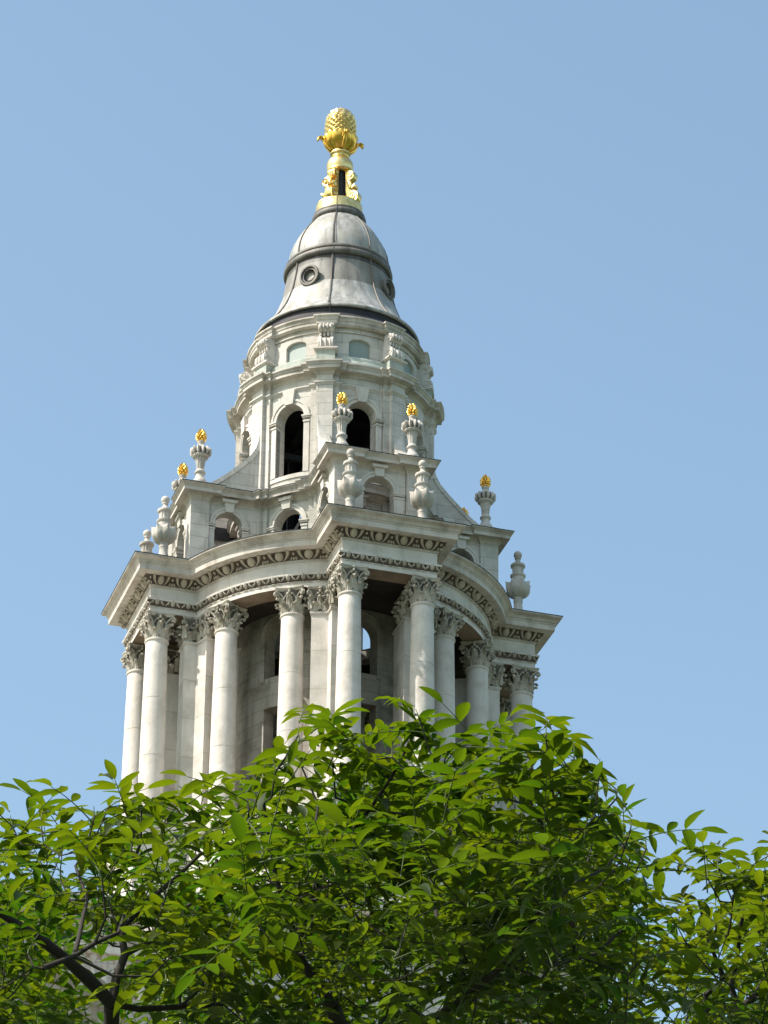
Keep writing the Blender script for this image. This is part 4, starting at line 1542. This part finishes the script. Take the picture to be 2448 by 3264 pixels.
class Leaves:
    def __init__(s):
        s.v, s.f, s.uv, s.t = [], [], [], []
    def leaflet(s, base, d, up, L, W, tint, droop):
        side = d.cross(up).normalized()
        up = side.cross(d).normalized()
        b = len(s.v)
        T = (0.0, 0.12, 0.3, 0.52, 0.74, 0.9, 1.0)
        Wd = (0.03, 0.55, 0.92, 1.0, 0.74, 0.36, 0.0)
        fold = rnd.uniform(0.05, 0.75)
        wav = rnd.uniform(0, 6)
        for t, ww in zip(T, Wd):
            c = base + d * (L * t) - up * (droop * L * t * t)
            h = W * ww * 0.5
            k = up * (h * fold)
            wv = up * (0.06 * h * math.sin(wav + 9 * t))
            s.v.append(tuple(c - side * h + k + wv)); s.v.append(tuple(c)); s.v.append(tuple(c + side * h + k - wv))
        for i in range(6):
            a = b + 3 * i
            for q in (0, 1):
                s.f.append((a + q, a + q + 1, a + q + 4, a + q + 3))
                s.uv += [T[i] * 1.0, q * 0.5, T[i], q * 0.5 + 0.5, T[i + 1], q * 0.5 + 0.5, T[i + 1], q * 0.5]
                s.t.append(tint)

def ctube(mb, pts, r0, r1, n=5):
    m = len(pts)
    tube(mb, pts, [r0 + (r1 - r0) * i / (m - 1) for i in range(m)], n, caps=False)

CUT = [-14]
def compound(LV, st, base, d, scale, tint, cut=True, npair=None):
    """one compound leaf: stalk in direction d arching down, paired leaflets + terminal one"""
    Lr = rnd.uniform(0.20, 0.33) * scale
    npair = npair or rnd.choice((2, 3, 3, 3, 4))
    pts = []
    p = base.copy(); dd = d.normalized()
    n = 7
    for i in range(n + 1):
        pts.append(p.copy())
        dd = (dd + Vector((0, 0, -0.055 * rnd.uniform(0.4, 1.5)))).normalized()
        p += dd * Lr / n
    tip = pts[-1] + dd * 0.11 * scale
    if cut:
        for q in (pts[3], pts[-1], tip):
            u, v = seen(q)
            if v < skyline(u) + CUT[0]:
                return False
    up = Vector((rnd.uniform(-0.25, 0.25), rnd.uniform(-0.25, 0.25), 1)).normalized()
    ctube(st, pts, 0.0022 * scale + 0.0008, 0.0011)
    for k in range(npair):
        t = 0.30 + 0.66 * k / max(1, npair - 0.35)
        i = min(n - 1, int(t * n))
        c = pts[i] + (pts[i + 1] - pts[i]) * (t * n - i)
        ax = (pts[i + 1] - pts[i]).normalized()
        side = ax.cross(up).normalized()
        Lf = (0.068 + 0.052 * (k + 1) / npair) * scale * rnd.uniform(0.8, 1.2)
        for s_ in (-1, 1):
            dr = (side * s_ + ax * rnd.uniform(0.35, 0.7) + up * rnd.uniform(-0.25, 0.25)).normalized()
            uu = (up + side * s_ * rnd.uniform(-0.25, 0.35) + Vector((rnd.gauss(0, 0.15), rnd.gauss(0, 0.15), 0))).normalized()
            LV.leaflet(c, dr, uu, Lf * rnd.uniform(0.92, 1.08), Lf * rnd.uniform(0.31, 0.42), min(1, max(0, tint + rnd.gauss(0, 0.10))), rnd.choice((0.05, 0.15, 0.25, 0.4, 0.6)))
    ax = (pts[-1] - pts[-2]).normalized()
    Lf = rnd.uniform(0.10, 0.145) * scale
    LV.leaflet(pts[-1], ax, up, Lf, Lf * rnd.uniform(0.34, 0.44), min(1, max(0, tint + 0.05)), rnd.uniform(0.1, 0.45))
    return True

from mathutils.kdtree import KDTree
def make_tree(tag_, label, trunk, limbs, shoots):
    rt = root('walnut_tree', label, 'tree', (trunk[0][0], trunk[0][1], 0), 0, 'leafy trees in front of the tower')
    org = Vector((trunk[0][0], trunk[0][1], 0))
    def sub(l): return [Vector(p) - org for p in l]
    tb = MB()
    m = len(trunk)
    tube(tb, sub([q[:3] for q in trunk]), [t[3] for t in trunk], 12)
    tb.build('trunk', M_bark, rt, local=True, smooth=60, scale=1)
    wb = MB()
    nodes = []
    for pts, r0, r1 in limbs:
        # subdivide and roughen
        q = []
        for a, b in zip(pts[:-1], pts[1:]):
            L = (b - a).length
            n = max(1, int(L / 0.12))
            for i in range(n):
                j = Vector((rnd.gauss(0, 0.006), rnd.gauss(0, 0.006), rnd.gauss(0, 0.006))) if q else Vector()
                q.append(a + (b - a) * i / n + j)
        q.append(pts[-1])
        mm = len(q)
        tube(wb, [p - org for p in q], [(r0 + (r1 - r0) * i / (mm - 1)) * rnd.uniform(0.9, 1.12) for i in range(mm)], 8)
        nodes += [(p, r0 + (r1 - r0) * i / (mm - 1)) for i, p in enumerate(q)]
    LV = Leaves()
    st = MB()
    # attach each shoot to the nearest wood, nearest shoots first
    def build_kd():
        kd = KDTree(len(nodes))
        for i, (p, r) in enumerate(nodes):
            kd.insert(p, i)
        kd.balance()
        return kd
    kd = build_kd()
    order = sorted(shoots, key=lambda s: kd.find(s[0])[2])
    cnt = 0
    for p, dirn, sc_, tint, nl in order:
        CUT[0] = -60 if nl == 6 else 20
        if cnt % 25 == 0:
            kd = build_kd()
        cnt += 1
        best = None
        for co, i, dist in kd.find_n(p - Vector((0, 0, 0.12)), 6):
            cst = dist + max(0, co.z - p.z) * 1.5
            if best is None or cst < best[0]:
                best = (cst, co, i)
        a = best[1]; ra = nodes[best[2]][1]
        L = (p - a).length
        n = max(2, int(L / 0.09))
        c1 = a + (p - a) * 0.4 + Vector((rnd.gauss(0, 0.04), rnd.gauss(0, 0.04), -0.06 - 0.1 * L * rnd.random()))
        c2 = p - dirn * min(0.3, 0.4 * L)
        pts = []
        for i in range(n + 1):
            t = i / n
            pts.append(a * (1 - t) ** 3 + c1 * 3 * t * (1 - t) ** 2 + c2 * 3 * t * t * (1 - t) + p * t ** 3)
        r0 = min(ra * 0.8, 0.004 + 0.006 * L); r1 = 0.0028
        tube(wb, [q - org for q in pts], [r0 + (r1 - r0) * i / n for i in range(n + 1)], 5, caps=False)
        for i, q in enumerate(pts[1:]):
            nodes.append((q, r0 + (r1 - r0) * (i + 1) / n))
        # compound leaves spiralling round the shoot
        g0 = rnd.uniform(0, 6.28)
        SL = 0.16 * sc_
        d = dirn.normalized()
        e1 = d.orthogonal().normalized(); e2 = d.cross(e1)
        for k in range(nl):
            t = k / max(1, nl - 1)
            b = p + d * SL * (t - 0.6)
            ang = g0 + k * 2.4
            o = e1 * math.cos(ang) + e2 * math.sin(ang)
            el = 0.15 + 1.1 * t * t + rnd.uniform(-0.1, 0.2)
            dl = (o + d * el + Vector((0, 0, 0.25))).normalized()
            compound(LV, st, b - org * 0, dl, sc_ * (1.0 - 0.35 * t * rnd.random()), tint + 0.12 * t)
        tube(st, [p, p + d * SL * 0.3], [0.0026, 0.001], 5, caps=False)
    wb.build('branches', M_bark, rt, local=True, smooth=60, scale=1)
    me = bpy.data.meshes.new('crown')
    nl_, nf_ = len(LV.v), len(LV.f)
    LV.v += st.v
    LV.f += [tuple(i + nl_ for i in q) for q in st.f]
    LV.t += [0.5] * len(st.f)
    for q in st.f:
        LV.uv += [0.0, 0.0] * len(q)
    me.from_pydata([(x - org.x, y - org.y, z) for x, y, z in LV.v], [], LV.f)
    me.materials.append(M_leaf)
    me.materials.append(M_twig)
    me.polygons.foreach_set('material_index', [0] * nf_ + [1] * len(st.f))
    uvl = me.uv_layers.new(name='UVMap')
    uvl.data.foreach_set('uv', LV.uv)
    at_ = me.attributes.new('tint', 'FLOAT', 'FACE')
    at_.data.foreach_set('value', LV.t)
    me.polygons.foreach_set('use_smooth', [True] * len(me.polygons))
    cr = bpy.data.objects.new('crown', me)
    COL.objects.link(cr)
    cr.parent = rt
    return rt

def L_(d, pts):
    """limb seen through photo points; d may vary linearly"""
    n = len(pts)
    return [at(u, v, d[0] + (d[1] - d[0]) * i / (n - 1)) for i, (u, v) in enumerate(pts)]
# main tree: trunk stands left of the view axis, forks below the picture
T1 = at(720, 3264, 13.6)
b1 = Vector((T1.x - 0.1, T1.y, 0))
fork = Vector((T1.x, T1.y, 4.6))
trunk1 = [(b1.x, b1.y, -0.2, 0.21), (b1.x, b1.y, 0.3, 0.15), (b1.x + 0.03, b1.y, 1.5, 0.125), (b1.x + 0.02, b1.y + 0.02, 3.0, 0.11), (fork.x, fork.y, fork.z, 0.085)]
trunk1 = [Tt for Tt in trunk1]
A0 = at(355, 3290, 12.6); A1 = at(1090, 3280, 12.6)
limbs1 = [
    ([fork, Vector((A0.x + 0.1, A0.y, 5.3)), A0, at(357, 3200, 12.4)], 0.05, 0.024),
    (L_((12.4, 12.0), [(357, 3200), (300, 3130), (205, 3060), (130, 2990), (60, 2935), (-40, 2880), (-160, 2830)]), 0.021, 0.010),
    (L_((12.4, 12.4), [(357, 3200), (378, 3110), (402, 3040), (388, 2965), (400, 2930), (470, 2880), (560, 2800), (640, 2720)]), 0.016, 0.006),
    (L_((12.4, 12.9), [(400, 3040), (440, 3020), (490, 2985), (560, 2930), (640, 2860)]), 0.011, 0.005),
    (L_((12.4, 12.8), [(357, 3200), (450, 3208), (560, 3215), (700, 3205), (800, 3160)]), 0.012, 0.006),
    (L_((12.0, 12.3), [(140, 3085), (235, 3050), (300, 3010), (370, 2965), (395, 2920)]), 0.009, 0.005),
    (L_((12.1, 12.4), [(235, 3050), (245, 2985), (265, 2925), (280, 2860), (240, 2760)]), 0.008, 0.004),
    (L_((12.3, 12.2), [(425, 2740), (445, 2700), (440, 2640), (450, 2580)]), 0.006, 0.003),
    ([fork, Vector((A1.x - 0.1, A1.y, 5.3)), A1, at(1060, 3210, 12.4)], 0.055, 0.026),
    (L_((12.4, 12.0), [(1060, 3210), (985, 3100), (946, 3028), (925, 2950), (905, 2890), (880, 2780), (860, 2650), (840, 2560)]), 0.017, 0.005),
    (L_((12.4, 11.8), [(946, 3028), (970, 2885), (1006, 2822), (1036, 2722), (1060, 2690), (1104, 2665), (1180, 2600), (1250, 2480), (1325, 2330)]), 0.013, 0.004),
    (L_((12.1, 12.2), [(1036, 2722), (1011, 2654), (1000, 2560), (960, 2440)]), 0.007, 0.003),
    ([fork, at(655, 3300, 13.2), at(694, 3163, 13.0), at(721, 3109, 13.0), at(735, 3000, 13.0), at(700, 2880, 12.9), at(690, 2740, 12.9)], 0.03, 0.006),
    ([A1, at(1290, 3330, 12.4), at(1480, 3190, 12.2), at(1600, 3076, 12.0), at(1651, 3004, 12.0), at(1702, 2928, 11.9), at(1748, 2882, 11.8), at(1763, 2810, 11.7), at(1758, 2708, 11.6), at(1738, 2636, 11.5), at(1702, 2570, 11.5), at(1690, 2450, 11.5)], 0.015, 0.005),
    (L_((12.0, 12.2), [(1610, 3072), (1700, 3066), (1763, 3068), (1820, 3055), (1890, 3040), (2000, 2950)]), 0.010, 0.005),
    (L_((12.2, 12.6), [(1500, 3150), (1440, 3040), (1400, 2940), (1380, 2830)]), 0.011, 0.005),
    (L_((11.8, 12.0), [(1748, 2882), (1840, 2820), (1930, 2760), (2000, 2680)]), 0.008, 0.004),
    ([fork, Vector((fork.x - 0.8, fork.y + 1.0, 5.6)), Vector((fork.x - 1.7, fork.y + 1.8, 6.6)), Vector((fork.x - 2.4, fork.y + 2.2, 7.3))], 0.05, 0.015),
    ([fork, Vector((fork.x + 0.5, fork.y + 1.3, 5.6)), Vector((fork.x + 1.2, fork.y + 2.6, 6.7)), Vector((fork.x + 1.5, fork.y + 3.6, 7.7))], 0.05, 0.015),
    ([fork, Vector((fork.x - 1.4, fork.y - 0.3, 5.2)), Vector((fork.x - 2.6, fork.y - 0.6, 5.9))], 0.045, 0.015),
]
T2 = at(2380, 3300, 13.8)
trunk2 = [(T2.x + 0.25, T2.y, -0.2, 0.19), (T2.x + 0.25, T2.y, 0.3, 0.14), (T2.x + 0.2, T2.y, 2.0, 0.11), (T2.x + 0.1, T2.y, 4.0, 0.085), (T2.x, T2.y, 5.4, 0.06)]
f2 = Vector((T2.x, T2.y, 5.4))
limbs2 = [
    ([f2, at(2362, 3270, 13.6), at(2362, 3214, 13.5), at(2331, 3147, 13.5), at(2340, 3060, 13.4), at(2370, 2960, 13.3), at(2380, 2860, 13.2)], 0.03, 0.006),
    (L_((13.5, 13.4), [(2362, 3214), (2400, 3180), (2428, 3137), (2500, 3060), (2600, 2960)]), 0.016, 0.007),
    ([f2, at(2230, 3300, 13.6), at(2249, 3250, 13.5), at(2249, 3168, 13.5), at(2305, 3107, 13.4), at(2260, 3000, 13.3), at(2230, 2880, 13.2)], 0.022, 0.006),
    ([f2, Vector((T2.x + 0.9, T2.y + 0.4, 6.2)), Vector((T2.x + 1.7, T2.y + 0.8, 7.0))], 0.04, 0.012),
    ([f2, Vector((T2.x + 0.3, T2.y + 1.2, 6.3)), Vector((T2.x + 0.4, T2.y + 2.4, 7.2))], 0.035, 0.012),
]
sh1, sh2 = [], []
def upd(k=0.5):
    return Vector((rnd.gauss(0, k), rnd.gauss(0, k), 1.0)).normalized()
# leading shoots along the top of the crown
for (u, v, d, s_) in [(-60, 2640, 13, 1), (40, 2620, 12.6, 1), (130, 2600, 12.6, 1), (215, 2640, 12.9, 0.9), (345, 2560, 12.4, 0.8), (440, 2580, 12.4, 0.9), (520, 2620, 12.6, .8), (610, 2650, 13, 1),
                    (700, 2600, 12.6, 1), (790, 2540, 12.2, 1), (880, 2440, 11.8, 1), (955, 2350, 11.8, 0.9), (1060, 2420, 11.8, 1), (1160, 2350, 11.6, 0.9), (1250, 2400, 11.6, 0.9), (1335, 2270, 11.5, 0.75), (1420, 2400, 11.6, 0.9), (1500, 2460, 11.6, 1),
                    (1580, 2440, 11.5, 1), (1680, 2370, 11.3, 1.05), (1760, 2400, 11.3, 1.05), (1830, 2400, 11.2, 1.1), (1910, 2450, 11.2, 1.15), (1965, 2530, 11.4, 1.1), (2010, 2630, 11.6, 0.95), (2060, 2690, 11.7, 0.8), (1740, 2330, 11.2, 1.05), (560, 2560, 12.6, 0.9), (950, 2330, 11.8, 0.9), (300, 2590, 12.4, 0.9)]:
    sh1.append((at(u, v + 15, d), upd(0.2), s_ * 0.88, rnd.uniform(0.3, 0.7), 6))
for (u, v, d, s_) in [(2255, 2800, 12.6, 0.85), (2290, 2770, 12.6, 0.95), (2350, 2790, 12.8, 0.95), (2440, 2780, 12.8, 0.95), (2540, 2760, 13, 1)]:
    sh2.append((at(u, v, d), upd(0.2), s_, rnd.uniform(0.4, 0.8), 6))
# body of the crowns
def fill(lst, n, ulo, uhi, vlo_off, vhi, dlo, dhi, gap=None, tlo=0.1, thi=0.8, nl=5, small=False):
    k = 0
    tries = 0
    while k < n and tries < n * 20:
        tries += 1
        u = rnd.uniform(ulo, uhi)
        v0 = skyline(u) + vlo_off
        v = v0 + (vhi - v0) * rnd.random() ** 0.95
        d = rnd.uniform(dlo, dhi)
        if gap and gap(u, v, d):
            continue
        lst.append((at(u, v, d), upd(0.45), (rnd.choice((0.5, 0.6, 0.65, 0.75)) if small else rnd.choice((0.55, 0.65, 0.75, 0.85, 0.95))), rnd.uniform(tlo, thi), nl))
        k += 1
def gaps(u, v, d):
    # thin places where wall and sky show through
    for cu, cv, a, b, pr in ((2150, 2900, 70, 140, 0.85), (310, 3110, 220, 160, 0.98), (870, 3080, 120, 150, 0.85), (2130, 2760, 60, 80, 0.8), (1990, 3130, 110, 60, 0.85), (560, 3200, 120, 70, 0.6), (150, 3200, 170, 90, 0.4), (2260, 3220, 130, 80, 0.6), (1760, 3200, 90, 60, 0.5)):
        if ((u - cu) / a) ** 2 + ((v - cv) / b) ** 2 < 1 and rnd.random() < pr:
            return True
    return False
fill(sh1, 165, -150, 2050, 275, 3380, 12.0, 13.4, gaps, 0.15, 0.8)
fill(sh1, 44, 800, 2000, 290, 3100, 11.2, 12.2, gaps, 0.2, 0.8)
fill(sh1, 170, -150, 2040, 200, 3400, 13.4, 17.0, gaps, 0.0, 0.6, small=True)
fill(sh1, 70, -150, 2000, 500, 3420, 13.6, 17.0, gaps, 0.0, 0.5, small=True)
fill(sh2, 28, 2130, 2650, 200, 3380, 12.4, 14.5, gaps, 0.3, 0.85)
fill(sh2, 30, 2170, 2650, 170, 3400, 13.8, 16.0, gaps, 0.2, 0.7, small=True)
# the parts of the crowns outside the picture
for i in range(230):
    a = rnd.uniform(0, 2 * PI); r_ = rnd.uniform(0.5, 3.4)
    p = Vector((fork.x + r_ * math.cos(a), fork.y + 1.0 + 0.9 * r_ * math.sin(a), rnd.uniform(5.0, 7.6)))
    u, v = seen(p)
    if -200 < u < 2700 and v < 3420:
        continue
    if p.y - CAM_Y < 9.5 or v < skyline(max(-900, min(3300, u))) + 120:
        continue
    sh1.append((p, upd(0.5), rnd.uniform(0.85, 1.1), rnd.uniform(0.1, 0.7), 5))
for i in range(60):
    a = rnd.uniform(0, 2 * PI); r_ = rnd.uniform(0.4, 2.2)
    p = Vector((T2.x + 0.6 + r_ * math.cos(a), T2.y + 0.5 + r_ * math.sin(a), rnd.uniform(5.4, 7.8)))
    u, v = seen(p)
    if -200 < u < 2650 and v < 3420:
        continue
    if v < skyline(max(-900, min(3300, u))) + 120:
        continue
    sh2.append((p, upd(0.5), rnd.uniform(0.85, 1.1), rnd.uniform(0.3, 0.9), 5))
make_tree(1, 'big leafy green tree with dark forking limbs across the foreground, left and centre', trunk1, limbs1, sh1)
make_tree(2, 'smaller yellower leafy tree at the right edge beyond the gap of sky', trunk2, limbs2, sh2)
